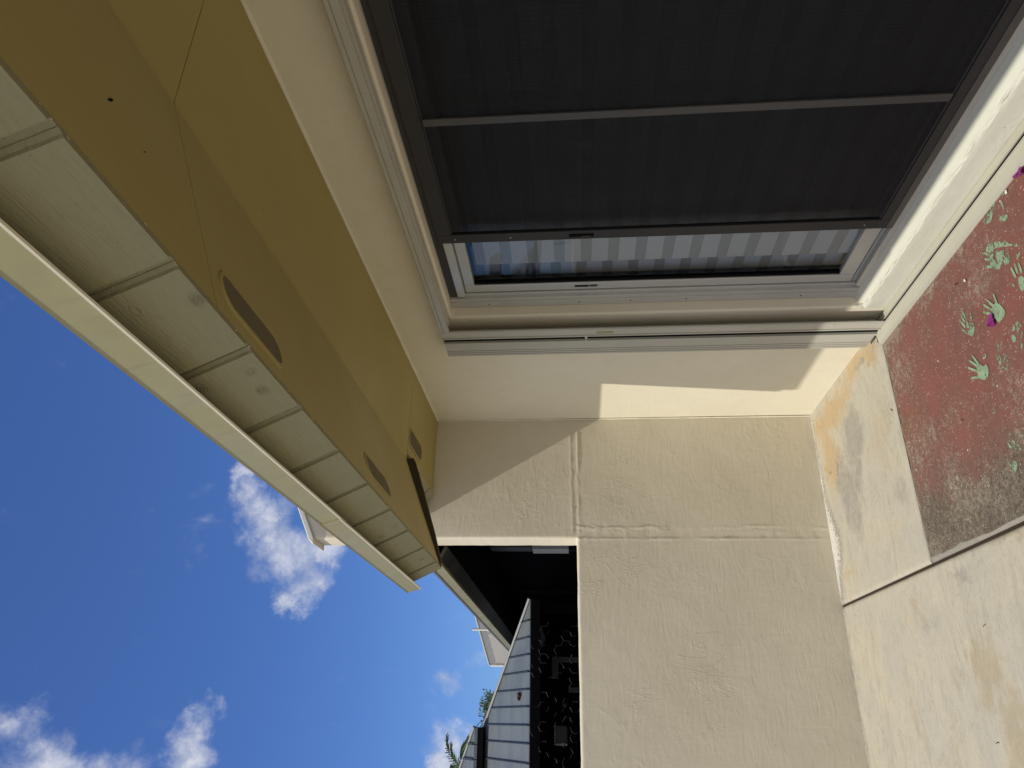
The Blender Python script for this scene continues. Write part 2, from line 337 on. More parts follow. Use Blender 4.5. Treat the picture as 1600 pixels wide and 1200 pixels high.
def handmat(wear):
    m, g, b = M('green_print_paint_%02d' % int(wear * 100), (.2, .37, .19), .7, 0, .3)
    o = g.obj(); out = g.N['Material Output']; tr = g.n('ShaderNodeBsdfTransparent')
    n = g.math('ADD', g.math('MULTIPLY', g.noise(o, 95, 5, .7), .6), g.math('MULTIPLY', g.noise(o, 30, 4, .6), .5))
    al = g.ss(n, .41 + wear * .33, .45 + wear * .33)
    g.set(b.inputs['Base Color'], g.mix(g.ss(g.noise(o, 25, 4), .35, .7), (.25, .35, .215), (.19, .26, .165)))
    mx = g.n('ShaderNodeMixShader'); g.L.new(al, mx.inputs[0]); g.L.new(tr.outputs[0], mx.inputs[1]); g.L.new(b.outputs[0], mx.inputs[2]); g.L.new(mx.outputs[0], out.inputs[0])
    return m
def metalroof():
    m, g, b = M('blue_grey_metal_roof', (.13, .16, .175), .45, .0, .5)
    o = g.obj(); r = g.n('ShaderNodeObjectInfo').outputs['Random']
    n1 = g.noise(g.map(o, (.8, 2.4, 2.4)), 1.6, 6, .6, 1.2)
    c = g.mix(g.ss(n1, .35, .7), (.098, .120, .130), (.135, .156, .165))
    c = g.mix(g.math('MULTIPLY', r, .25), c, (.16, .16, .17)); g.set(b.inputs['Base Color'], c)
    g.set(b.inputs['Normal'], g.bump(n1, .02)); return m
m_roofmetal = metalroof()
m_seam = M('dark_seam_metal', (.03, .04, .045), .5)[0]
m_hip = M('grey_hip_cap', (.16, .17, .17), .5)[0]
m_rust = M('rust_stain', (.12, .045, .02), .9)[0]
m_grass = painted('pale_dusty_ground', (.44, .40, .31), .95, .3, .01, 40, .5, (.2, .18, .12))
m_leaf = M('leaf_green', (.06, .11, .03), .6)[0]; m_leaf2 = M('leaf_olive_red', (.16, .13, .04), .6)[0]; m_palm = M('palm_green', (.05, .10, .02), .55)[0]
m_bark = painted('bark', (.12, .09, .06), .9)
m_petal, gp, bp_ = M('magenta_petal', (.25, .02, .2), .55); gp.set(bp_.inputs['Base Color'], gp.mix(gp.ss(gp.noise(gp.obj(), 160, 3), .4, .65), (.27, .022, .22), (.10, .008, .08)))
m_wire = M('galvanised_wire', (.35, .35, .33), .4, .6)[0]
m_greyplastic = painted('grey_wicker', (.09, .09, .085), .8)
m_debris = M('dark_leaf_litter', (.03, .018, .01), .9)[0]
m_chip = M('pale_plaster_chip', (.72, .68, .56), .9)[0]
m_asphalt = painted('bitumen_roof', (.12, .11, .10), .9)
# ------------------------------------------------------------ ground sheet and patio
FX = 1.775                    # plane of the house wall
PY = 4.31                     # face of the privacy wall
g0 = MB(); g0.add([(-600, -600, -.12), (600, -600, -.12), (600, 1200, -.12), (-600, 1200, -.12)], [(0, 1, 2, 3)])
tag(g0.build('ground', m_grass), kind='structure')
def conc_masks(x, y):
    w = fbm(x, y, 5, 5, 2); w2 = fbm(x, y, 14, 4, 3)
    dx = x + .13 * fbm(x, y, 7, 7, 2, .68); dy = y + .13 * fbm(x, y, 7, 7, 9, .68)
    def ell(cx, cy, rx, ry, a=0):
        u = (dx - cx) * math.cos(a) + (dy - cy) * math.sin(a); v = -(dx - cx) * math.sin(a) + (dy - cy) * math.cos(a)
        return np.clip(1.25 - np.sqrt((u / rx) ** 2 + (v / ry) ** 2), 0, 1)
    orange = np.maximum.reduce([ell(1.66, 3.95, .13, .50), ell(1.42, 4.08, .30, .17), ell(1.70, 3.45, .10, .28), ell(1.36, 4.14, .10, .07), .55 * ell(.80, 4.10, .05, .22), .45 * ell(1.3, 3.4, .3, .2)])
    grey = np.maximum.reduce([ell(1.40, 3.72, .19, .17), ell(1.16, 3.90, .28, .17, .3), ell(1.18, 3.74, .17, .1), ell(1.66, 3.44, .045, .06), .8 * ell(.56, 2.97, .045, .13), .5 * ell(.42, 3.3, .05, .2), .5*ell(1.0,3.3,.12,.1)])
    tan = np.maximum.reduce([ell(.20, 2.92, .17, .10, -.5), ell(.0, 2.82, .22, .12, -.4), ell(-.15, 2.75, .25, .12, -.3), .7 * ell(.48, 3.36, .05, .08), ell(.60, 2.5, .04, .3), .6 * ell(.1, 3.6, .3, .06, .2)])
    chalk = np.clip(1.0 - (PY - y) / (.065 + .17 * np.exp(-((x - .98) / .24) ** 2) + .02 * w), 0, 1) * (.80 + .50 * np.exp(-((x - 1.0) / .25) ** 2) + .25 * w + .2 * (x > 1.3))
    chalk = np.where(x < .65, chalk * .8, chalk)
    dark = np.maximum.reduce([ell(1.365, 4.13, .03, .035), .8 * ell(1.33, 4.0, .05, .04), .8 * np.clip(1 - abs(x - .635) / .012, 0, 1)])
    return dict(orange=orange, grey=grey, tan=tan, chalk=chalk, dark=dark)
def ax(a, b, s): return np.linspace(a, b, max(2, int(round((b - a) / s)) + 1))
def slab(name, x0, x1, y0, y1, z, mat, fine, masks, label=None):
    """fine: (x0,y0) bounds from where the top grid is dense"""
    fx0, fy0 = fine
    A = np.concatenate([ax(x0, fx0, .1)[:-1], ax(fx0, x1, .009)]) if fx0 > x0 + .01 else ax(x0, x1, .009)
    B = np.concatenate([ax(y0, fy0, .1)[:-1], ax(fy0, y1, .009)]) if fy0 > y0 + .01 else ax(y0, y1, .009)
    aa, bb = np.meshgrid(A, B, indexing='ij')
    r = .012
    e = np.minimum.reduce([aa - x0, x1 - aa, bb - y0, y1 - bb]) + .0035 * fbm(aa, bb, 25, 4, 5)
    dz = -.008 * (1 - sst(e, 0, r)) + .0016 * fbm(aa, bb, 4, 4, 8) + .0004 * fbm(aa, bb, 45, 2, 4)
    at = masks(aa, bb)
    me = grid_mesh(name, A, B, lambda a, b: (a, b, z + dz), None, at, mat)
    bm = bmesh.new(); bm.from_mesh(me)
    be = [q for q in bm.edges if q.is_boundary]; ex = bmesh.ops.extrude_edge_only(bm, edges=be)
    for v in ex['geom']:
        if isinstance(v, bmesh.types.BMVert): v.co.z = z - .10
    bm.to_mesh(me); bm.free()
    return tag(obj_of(name, me), label, kind='structure')
slab('patio_slab', .640, 1.80, 3.172, PY + .004, 0.0, m_conc, (.64, 3.172), conc_masks)
slab('patio_slab', -3.2, .628, -4.0, PY + .004, 0.0, m_conc, (-.5, 2.3), conc_masks)
def red_masks(x, y):
    w = fbm(x, y, 6, 4, 12); w2 = fbm(x, y, 2.5, 3, 13)
    edge = np.maximum.reduce([sst(.66 + .012 * w - x, 0, .01), sst(y - 3.142 - .010 * w, 0, .008)])
    soot = np.clip(1.35 - (x - .62) / (.32 + .12 * w2), 0, 1) * sst(y, 2.0, 2.3) + .25 * np.clip((y - 2.9) / .25, 0, 1) * (x < 1.25)
    wear = .22 + .75 * w + .7 * np.clip(1 - (1.66 - x) / .10, 0, 1) * sst(y, 2.2, 2.5) + .35 * np.clip(1 - (3.16 - y) / .25, 0, 1) * (.6 + .6 * w2) + .30 * np.clip(1.2 - (x - .62) / .5, 0, 1) - .25 * np.exp(-((x - 1.15) ** 2 / .08 + (y - 2.65) ** 2 / .05))
    return dict(edge=edge, soot=np.clip(soot, 0, 1.2), wear=wear)
slab('painted_slab', .640, 1.668, -3.0, 3.160, 0.002, m_red, (.64, 1.85), red_masks)
# grout left in the joints between slabs
MB().box(.620, .648, -4, PY, -.11, -.009).box(.648, 1.66, 3.152, 3.18, -.11, -.007).build('joint_filler', m_debris)
tag(bpy.data.objects['joint_filler'], kind='structure')
# ------------------------------------------------------------ the house: wall, door, eave
house = thing('house', (FX, 0, 0), 'cream plastered house with khaki eave and a dark sliding glass door', 'house')
Ya, Yb, Za, Zb = -.70, 3.0, .105, 2.032          # door opening
def ring():
    y0, y1, z0, z1, x0, x1 = -3.4, 4.305, -.11, 2.56, FX, FX + .20
    V = []
    for x in (x0, x1): V += [(x, y0, z0), (x, y1, z0), (x, y1, z1), (x, y0, z1), (x, Ya, Za), (x, Yb, Za), (x, Yb, Zb), (x, Ya, Zb)]
    F = []
    for k in range(4):
        j = (k + 1) % 4
        F += [(k, j, 4 + j, 4 + k), (8 + k, 8 + j, 12 + j, 12 + k), (k, j, 8 + j, 8 + k), (4 + k, 4 + j, 12 + j, 12 + k)]
    return mesh_obj('wall', V, F, m_wall, house, bevel=.009, seg=3)
ring()
# thickly painted door sill, crest worn and lumpy
def sill():
    T = np.linspace(0, 1, 60); Yv = ax(-.70, 3.0, .008)
    px = np.interp(T, [0, .35, .48, .56, .62, 1], [1.86, 1.787, 1.772, 1.766, 1.765, 1.767]); pz = np.interp(T, [0, .35, .48, .56, .62, 1], [.170, .132, .122, .112, .100, -.02])
    def fn(a, b):
        x = np.interp(a, T, px); z = np.interp(a, T, pz); cr = np.exp(-((a - .50 - .02 * fbm(b, b * 0, 7, 3, 77)) / .045) ** 2)
        n = fbm(b, a, 14, 5, 21, .65); n2 = fbm(b, a, 55, 3, 22)
        return x - cr * (.0015 + .0075 * n + .0035 * n2) - .0012 * fbm(b, a, 6, 3, 25), b, z + cr * (.0015 + .0075 * n + .0035 * n2) + .0010 * fbm(b, a, 8, 3, 24)
    return obj_of('sill', grid_mesh('sill', T, Yv, fn, None, None, m_sill), house)
sill()
def ridge_bead():
    Yv = ax(-.70, 2.985, .006); T = np.linspace(-.5, 3.6, 12)
    def fn(a, b):
        c = fbm(b, b * 0, 5, 4, 81) * .006; r = .0045 * np.clip(.9 + 1.2 * fbm(b, b * 0, 13, 4, 82, .65), .15, 2.2) * (1 + .35 * fbm(b, a * .08, 60, 3, 83))
        return 1.7745 - c * .7 - np.cos(a - .8) * r, b, .1165 + c + np.sin(a - .2) * r
    return obj_of('paint_ridge', grid_mesh('paint_ridge', T, Yv, fn, None, None, m_sill), house)
ridge_bead()
# blob of plaster at the foot of the jamb
def lump(name, c, r, mat, parent=None, seed=0, sub=3, amp=.35):
    bm = bmesh.new(); bmesh.ops.create_icosphere(bm, subdivisions=sub, radius=1)
    for v in bm.verts:
        k = 1 + amp * mnoise.fractal(v.co * 1.9 + Vector((seed, seed * 2, 0)), .7, 2, 4); v.co = Vector((v.co.x * r[0] * k, v.co.y * r[1] * k, v.co.z * r[2] * k)) + Vector(c)
    me = bpy.data.meshes.new(name); bm.to_mesh(me); bm.free(); me.materials.append(mat)
    me.polygons.foreach_set('use_smooth', [True] * len(me.polygons)); return obj_of(name, me, parent)
lump('plaster_patch', (1.778, 3.0, .105), (.006, .016, .05), m_sill, house, 3)
# storm shutter tracks
def track_side():
    x0, x1 = 1.702, FX
    P = [(x1, 3.150), (x1, 3.272), (x0 + .006, 3.272), (x0, 3.268)]
    y = 3.266
    for k in range(3): P += [(x0, y - .012), (x0 + .007, y - .013), (x0 + .007, y - .0175), (x0, y - .0185)]; y -= .0195
    P += [(x0, 3.142), (x0 + .003, 3.138), (x0 - .003, 3.136), (x0 - .003, 3.126), (x0 + .045, 3.125), (x0 + .045, 3.090), (x0 - .002, 3.089), (x0 - .002, 3.080), (x0 + .003, 3.079), (x0 + .003, 3.072), (x0, 3.071), (x0, 3.024), (x0 + .006, 3.020), (x0 + .007, 3.072), (x0 + .050, 3.086), (x0 + .050, 3.150)]
    return MB().prism([(a, b) for a, b in P], 2, .032, 2.088).build('shutter_track', m_trackwall, house)
ts = track_side(); ts['label'] = 'upright ribbed shutter track'
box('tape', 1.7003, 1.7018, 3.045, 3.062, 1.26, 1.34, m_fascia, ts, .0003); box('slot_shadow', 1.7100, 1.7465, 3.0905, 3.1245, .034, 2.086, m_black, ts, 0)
box('catch', 1.704, 1.72, 3.0895, 3.1255, 1.383, 1.395, m_bare, ts, .0005)
for z in (.25, .62, .98, 1.31, 1.75): box('rivet', 1.6985, 1.7018, 3.034, 3.040, z, z + .006, m_bare, ts, .0008)
P = [(1.775, 2.090), (1.707, 2.090), (1.702, 2.086), (1.702, 2.073), (1.706, 2.072), (1.702, 2.070), (1.702, 2.046), (1.708, 2.044), (1.712, 2.050), (1.735, 2.052), (1.737, 2.044), (1.775, 2.044)]
th = MB().prism([(a, b) for a, b in P], 1, -3.3, 3.018).build('shutter_track', m_trackwall, house); th['label'] = 'shutter track above the door'
P = [(1.764, .002), (1.764, .022), (1.7255, .024), (1.7250, .031), (1.7212, .031), (1.7208, .006), (1.7080, .006), (1.7075, .030), (1.7035, .031), (1.7025, .024), (1.660, .019), (1.656, .006), (1.656, .0)]
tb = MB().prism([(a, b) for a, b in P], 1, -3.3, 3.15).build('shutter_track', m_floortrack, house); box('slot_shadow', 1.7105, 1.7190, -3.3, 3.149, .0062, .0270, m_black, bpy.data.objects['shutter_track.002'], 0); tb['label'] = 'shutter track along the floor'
# sliding door: aluminium frame
mb = MB()
XF = 1.826
mb.prism([(XF, 2.998), (XF, 2.955), (XF + .006, 2.953), (XF + .006, 2.948), (XF, 2.946), (XF, 2.922), (XF + .018, 2.920), (XF + .018, 2.905), (XF + .10, 2.905), (XF + .10, 2.998)], 2, .15, 2.03)   # far jamb
mb.box(XF + .001, XF + .101, Ya, 2.904, 1.955, 2.031)                                # head
mb.prism([(XF + .002, .14), (XF + .002, .178), (XF + .012, .178), (XF + .012, .160), (XF + .03, .160), (XF + .03, .19), (XF + .04, .19), (XF + .04, .16), (XF + .10, .16), (XF + .10, .14)], 1, Ya, 2.904)
sd = mb.build('sliding_door', m_bare, house, .0012)
def stile(y0, y1, z0, z1, x0, x1, mat, name, par, bev=.003): return box(name, x0, x1, y0, y1, z0, z1, mat, par, bev)
XG = 1.862
stile(2.846, 2.900, .196, 1.952, XG - .012, XG + .02, m_bare, 'door_stile', sd)
box('door_rail', XG - .011, XG + .019, .4, 2.845, .196, .262, m_bare, sd, .003)
box('door_rail', XG - .011, XG + .019, .4, 2.845, 1.905, 1.952, m_bare, sd, .003)
box('door_gasket', XG - .006, XG + .012, 2.832, 2.8455, .263, 1.904, m_black, sd, .001)
mesh_obj('glass_pane', [(XG + .003, -.6, .258), (XG + .003, 2.833, .258), (XG + .003, 2.833, 1.908), (XG + .003, -.6, 1.908)], [(0, 3, 2, 1)], m_glass, sd, recalc=False)
box('handle', XG - .0145, XG - .0121, 2.865, 2.878, 1.375, 1.44, m_black, sd, .001)
box('handle', XG - .0135, XG - .0121, 2.864, 2.879, 1.335, 1.372, m_bronze, sd, .0005)
def disc(name, c, r, axis, th, mat, par, n=14):
    P = []
    for k in range(n):
        a = 2 * math.pi * k / n; P.append((c[(axis + 1) % 3] + r * math.cos(a), c[(axis + 2) % 3] + r * math.sin(a)))
    # reorder to xyz minus axis
    rest = [i for i in range(3) if i != axis]
    Q = [tuple((p[0] if i == (axis + 1) % 3 else p[1]) for i in rest) for p in P]
    return MB().prism(Q, axis, c[axis], c[axis] + th).build(name, mat, par)
for z in (.40, .92, 1.18, 1.42, 1.85): disc('screw', (XF - .0012, 2.972, z), .0035, 0, .0014, m_black, sd)
# bronze screen door in front of it
XS = 1.812
mb = MB()
mb.box(XS, XS + .012, 2.408, 2.462, .185, 2.002)      # far stile
mb.box(XS + .0005, XS + .0125, -.65, 2.4075, 1.945, 2.0015)  # head rail
mb.box(XS + .0005, XS + .0125, -.65, 2.4075, .186, .246)   # foot rail
mb.box(XS + .006, XS + .0095, -.65, 2.4077, 1.938, 1.9449); mb.box(XS + .006, XS + .0095, -.65, 2.4077, .2461, .254)
sc = mb.build('screen_door', m_bronze, house, .002)
box('screen_gasket', XS + .004, XS + .010, 2.398, 2.4079, .2545, 1.9375, m_black, sc, .001)
mesh_obj('insect_screen', [(XS + .008, -.64, .25), (XS + .008, 2.399, .25), (XS + .008, 2.399, 1.94), (XS + .008, -.64, 1.94)], [(0, 1, 2, 3)], m_screen, sc)
box('meeting_stile', XS - .002, XS + .006, 1.778, 1.808, .255, 1.937, painted('worn_grey_stile', (.062, .06, .056), .6), sc, .001)
mb = MB().box(XS - .004, XS - .0004, 2.426, 2.444, 1.36, 1.46); mb.build('latch', m_black, sc, .0015)
box('rail_lip', XS - .0015, XS + .0002, -.65, 2.4615, .1865, .212, painted('worn_bronze', (.075, .07, .062), .6), sc, .0005)
box('latch_thumb', XS - .009, XS - .0041, 2.431, 2.439, 1.375, 1.41, m_bronze, sc, .001)
for z in (.30, 1.70, 1.93): disc('screw', (XS - .0012, 2.436, z), .003, 0, .0011, m_bare, sc)
tagq = box('frame_channel', XS + .013, XS + .045, -.68, 2.9, 1.99, 2.028, m_bronze, sd, .001)
# banded day-and-night blind behind the glass
bl = MB().tube([(1.905, -.3, 1.965), (1.905, 2.83, 1.965)], .014, 10).build('roller_blind', m_blind1, house)
pit = .118
bm1 = MB().box(1.8875, 1.8885, 0, 3.03, 0, .072); me1 = bm1.build('cloth_band', m_blind1, bl, loc=(0, -.3, 0.2)).data
bpy.data.objects['cloth_band'].location = Vector((0, -.3, .23)) - world_loc(bl)
me2 = None
for k in range(14):
    z = .23 + pit * k
    if k: obj_of('cloth_band', me1, bl, (0, -.3, z))
    if me2 is None:
        o = MB().box(1.8878, 1.8882, 0, 3.03, .0725, .1175).build('sheer_band', m_blind2, bl, loc=(0, -.3, z)); me2 = o.data
    else: obj_of('sheer_band', me2, bl, (0, -.3, z))
bk = MB().tube([(1.945, 2.70, 1.965), (1.945, 2.98, 1.965)], .012, 10).build('shaded_blind', m_blind3, house)  # added strip; the dark bluish reflection at the jamb is put into its cloth
mA = mB = None
for k in range(14):
    z = .25 + pit * k
    if mA is None: mA = MB().box(1.9250, 1.9260, 0, .34, 0, .072).build('cloth_band', m_blind3, bk, loc=(0, 2.64, z)).data; mB = MB().box(1.9253, 1.9257, 0, .34, .0725, .1175).build('sheer_band', m_blind4, bk, loc=(0, 2.64, z)).data
    else: obj_of('cloth_band', mA, bk, (0, 2.64, z)); obj_of('sheer_band', mB, bk, (0, 2.64, z))
# the unlit room behind
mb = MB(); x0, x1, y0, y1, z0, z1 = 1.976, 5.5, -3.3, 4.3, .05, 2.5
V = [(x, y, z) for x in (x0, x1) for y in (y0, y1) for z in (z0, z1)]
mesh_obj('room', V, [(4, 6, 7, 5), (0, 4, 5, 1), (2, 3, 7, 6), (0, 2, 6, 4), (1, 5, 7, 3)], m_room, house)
# ---- eave
ZS = 2.335
slope = math.atan2(ZS - 2.122, 1.255 - .70)
def soffit(y0, y1):
    P = [(FX - .001, ZS), (1.262, ZS), (1.248, ZS - .002), (.701, 2.122), (.706, 2.134), (1.25, ZS + .012), (FX - .001, ZS + .012)]
    return MB().prism(P, 1, y0, y1).build('soffit_panel', m_soffit, house)
soffit(-3.3, 1.1395); soffit(1.1425, 3.566)
fs = MB().prism([(FX - .001, ZS + .0005), (1.286, ZS + .0005), (1.286, ZS + .012), (FX - .001, ZS + .012)], 1, 3.5725, 4.3045).build('soffit_panel', m_soffit, house)
box('seam_filler', 1.262, FX - .002, 3.5655, 3.573, ZS + .004, ZS + .010, m_darkboard, house, 0)
# paint bead where soffit meets the wall
def bead():
    Yv = ax(-3.3, 4.30, .02); T = np.linspace(0, 1, 6)
    def fn(a, b):
        w = .006 + .004 * np.abs(fbm(b, b * 0, 5, 4, 31)); return FX - w * np.sin(a * math.pi / 2) - .0005, b, ZS - .0005 - (w + .003) * np.cos(a * math.pi / 2)
    obj_of('paint_bead', grid_mesh('paint_bead', T, Yv, fn, None, None, m_wall), house)
bead()
def board_mesh(A, B, w, name):
    """board with chamfered long edges lying on the sloping face A-B (x,z), width w along y"""
    A = Vector((A[0], 0, A[1])); B = Vector((B[0], 0, B[1])); u = (B - A); n = Vector((-u.z, 0, u.x)).normalized()
    if n.x > 0: n = -n
    t = .013; c = .008; nz = 14; V = []; F = []
    prof = [(0, 0), (c * .9, t * .45), (c, t), (w - c, t), (w - c * .8, t * .45), (w, 0)]
    for i in range(nz + 1):
        p = A + u * (i / nz)
        for y, h in prof: V.append(p + n * h + Vector((0, y + .0006 * random.uniform(-1, 1), 0)))
    m = len(prof)
    for i in range(nz):
        for k in range(m - 1): F.append((i * m + k, i * m + k + 1, (i + 1) * m + k + 1, (i + 1) * m + k))
    F += [tuple(range(m)), tuple(range(nz * m, nz * m + m))[::-1]]
    return V, F
LA, LB = (.7005, 2.1195), (.6245, 2.2745)
boardY = [.660 + .305 * k for k in range(-12, 10)]
V, F = board_mesh(LA, LB, .290, 'siding_board')
first = None
for k, y in enumerate(boardY):
    if y + .30 > 3.57: continue
    if first is None: first = mesh_obj('siding_board', V, F, m_siding, house, loc=(0, y + .0075, 0))
    else: obj_of('siding_board', first.data, house, (0, y + .0075, 0))
V, F = board_mesh(LA, LB, 3.566 - (.660 + .305 * 9 + .0025), 'siding_board'); mesh_obj('siding_board', V, F, m_siding, house, loc=(0, .660 + .305 * 9 + .0025, 0))
MB().prism([(.7015, 2.121), (.6255, 2.2755), (.6355, 2.2805), (.7115, 2.126)], 1, -3.3, 3.566).build('siding_backing', m_siding, house)
# recessed stretch of eave beside the privacy wall
LA2, LB2 = (1.285, ZS - .003), (1.210, 2.402)
for y in (3.5735, 3.845, 4.15):
    w = min(.300, 4.304 - y) if y > 3.6 else .266
    V, F = board_mesh(LA2, LB2, w, 'siding_board'); mesh_obj('siding_board', V, F, m_siding, house, loc=(0, y, 0))
MB().prism([(1.288, ZS), (1.214, 2.405), (1.224, 2.41), (1.298, ZS + .008)], 1, 3.573, 4.304).build('siding_backing', m_siding, house)
# metal fascia, two overlapping lengths, with a bright folded hem
m_hem = painted('pale_cream_hem', (.80, .76, .60), .4, .03, .0002)
def fascia(y0, y1, X0, Z0, X1, Z1, off=0):
    d = Vector((X1 - X0, Z1 - Z0)).normalized(); nrm = Vector((-d.y, d.x));  # outward
    if nrm.x > 0: nrm = -nrm
    def q(u, v): return (X0 + d.x * u + nrm.x * (v + off), Z0 + d.y * u + nrm.y * (v + off))
    L_ = math.hypot(X1 - X0, Z1 - Z0)
    P = [q(.0035, 0), q(L_ - .004, 0), q(L_, .002), q(L_, -.010), q(.0035, -.010)]
    MB().prism([q(-.001, .002), q(.0034, .0025), q(.0034, -.006), q(-.001, -.005)], 1, y0, y1 - .001).build('fascia_hem', m_hem, house)
    return MB().prism(P, 1, y0, y1).build('fascia_board', m_fascia, house)
fascia(-3.3, 2.31, .594, 2.208, .575, 2.274); fascia(2.25, 3.562, .594, 2.208, .575, 2.274, .003)
MB().prism([(.583, 2.255), (.6, 2.276), (.62, 2.277), (.615, 2.256)], 1, -3.3, 3.56).build('fascia_backing', m_darkboard, house)
MB().prism([(.590, 2.272), (.66, 2.262), (.66, 2.300), (.597, 2.300)], 1, -3.3, 3.566).build('roof_edge', m_darkboard, house)
fascia(3.59, 4.304, 1.147, 2.372, 1.124, 2.430)
# end board closing the deeper eave, its lower edge hanging dark below the soffit
MB().prism([(1.262, ZS + .010), (1.262, ZS - .036), (1.246, ZS - .046), (1.10, 2.238), (.86, 2.158), (.735, 2.122), (.700, 2.118), (.623, 2.276), (.63, 2.29), (1.262, 2.46)], 1, 3.5665, 3.5885).build('end_board', m_darkboard, house, .0015)
# roof deck over everything
def rz(x): return 2.272 + .25 * (x - .60)
MB().prism([(.602, rz(.602) + .004), (6, rz(6)), (6, rz(6) + .03), (.602, rz(.602) + .022)], 1, -3.4, 3.5885).prism([(1.130, rz(1.13) + .02), (6, rz(6)), (6, rz(6) + .03), (1.130, rz(1.13) + .03)], 1, 3.589, 4.305).build('roof', m_asphalt, house)
box('roof_backing', 1.30, 1.31, -3.3, 3.56, 2.36, 2.46, m_siding, house, 0)
# caulk in the wall corner, nails, chips and insect specks
def caulk():
    Z = ax(.0, 2.33, .01); T = np.linspace(0, 1, 6)
    def fn(a, b):
        w = .0045 + .004 * np.abs(fbm(b, b * 0, 9, 4, 91)); return FX + .001 - w * np.cos(a * math.pi / 2) , PY + .001 - w * np.sin(a * math.pi / 2) - .0018, b
    obj_of('caulk_bead', grid_mesh('caulk_bead', T, Z, fn, None, None, m_wall), house)
caulk()
rr = random.Random(31); mbn = MB(); mbc = MB(); mbs = MB()
un = Vector((LB[0] - LA[0], 0, LB[1] - LA[1])); nn = Vector((-.898, 0, -.44)).normalized()
for y in boardY:
    for u in (.14, .46):
        for dy in (.035, .262):
            if y + dy < 3.5: p = Vector((LA[0], y + dy + rr.uniform(-.006, .006), LA[1])) + un * (u + rr.uniform(-.02, .02)) + nn * .0131; mbn.tube([p, p + nn * .0008], .0022, 7)
for k in range(46):
    y = rr.uniform(.4, 3.5); s_ = rr.uniform(.001, .003); c = Vector((.7005 + rr.uniform(-.002, .003), y, 2.1192)); mbc.add([c + Vector((rr.uniform(-s_, s_), rr.uniform(-s_, s_) * 2.5, rr.uniform(-s_, s_) * .5)) for _ in range(4)], [(0, 1, 2), (0, 1, 3), (1, 2, 3), (2, 0, 3)])
for x, y, L_ in ((.925, .83, .012), (.905, .93, .005), (1.42, 1.32, .004), (1.33, 1.62, .005), (1.49, 2.2, .004), (1.5, 2.9, .004), (1.42, 3.15, .004), (.95, 2.0, .003), (1.05, 2.75, .004), (.86, 3.0, .003), (1.62, 1.9, .003)):
    zt = (ZS if x > 1.255 else 2.122 + (x - .70) * (ZS - 2.122) / .555) - .0014; mbs.tube([(x - L_ / 2, y - L_ / 2, zt), (x, y, zt - .0008), (x + L_ / 2, y + L_ * .4, zt)], [L_ * .12, L_ * .26, L_ * .08], 5)
for nm, q, m_ in (('paint_chips', mbc, m_hem), ('specks', mbs, m_black)): o = q.build(nm, m_, house); o['kind'] = 'stuff'
# stadium soffit vents with fine slats
def stadium(L_, Wd, n=10):
    P = []; r = Wd / 2; h = L_ / 2 - r
    for k in range(n + 1): a = math.pi * k / n; P.append((r * math.cos(a), h + r * math.sin(a)))
    for k in range(n + 1): a = math.pi + math.pi * k / n; P.append((r * math.cos(a), -h + r * math.sin(a)))
    return P
m_vent = painted('vent_paint', (.20, .17, .09), .6, .1, .0005)
def vent(c, rot, L_=.34, Wd=.105):
    P = stadium(L_, Wd); Q = stadium(L_ - .022, Wd - .022); n = len(P)
    V = [(x, y, -.0002) for x, y in P] + [(x * .985, y * .985, -.0045) for x, y in P] + [(x, y, -.0045) for x, y in Q] + [(x, y, -.0015) for x, y in Q]
    F = []
    for a in range(3):
        for k in range(n): F.append((a * n + k, a * n + (k + 1) % n, (a + 1) * n + (k + 1) % n, (a + 1) * n + k))
    ring_ = mesh_obj('soffit_vent', V, F, m_soffit, house, loc=c); ring_.rotation_euler.y = rot
    pl = bpy.data.meshes.new('vent_plate'); pl.from_pydata([(x, y, -.0012) for x, y in Q], [], [tuple(range(n))[::-1]]); pl.materials.append(m_vent)
    o = bpy.data.objects.new('vent_plate', pl); C.objects.link(o); o.parent = ring_
    mb = MB(); r = (Wd - .022) / 2; h = (L_ - .022) / 2 - r; y = -h - r + .004
    while y < h + r - .004:
        w = r if abs(y) < h else math.sqrt(max(r * r - (abs(y) - h) ** 2, 1e-6)); mb.box(-w, w, y, y + .0022, -.0034, -.0013); y += .0052
    o = bpy.data.objects.new('louvre', bpy.data.meshes.new('louvre')); o.data.from_pydata(mb.V, [], mb.F); o.data.materials.append(m_vent); C.objects.link(o); o.parent = ring_; o['kind'] = 'stuff'
def on_slope(x): return 2.122 + (x - .70) * (ZS - 2.122) / (1.255 - .70)
vent((.800, 1.355, on_slope(.800)), -slope); vent((.800, 2.460, on_slope(.800)), -slope)
vent((.800, .25, on_slope(.800)), -slope); vent((1.395, 3.735, ZS - .0005), 0)
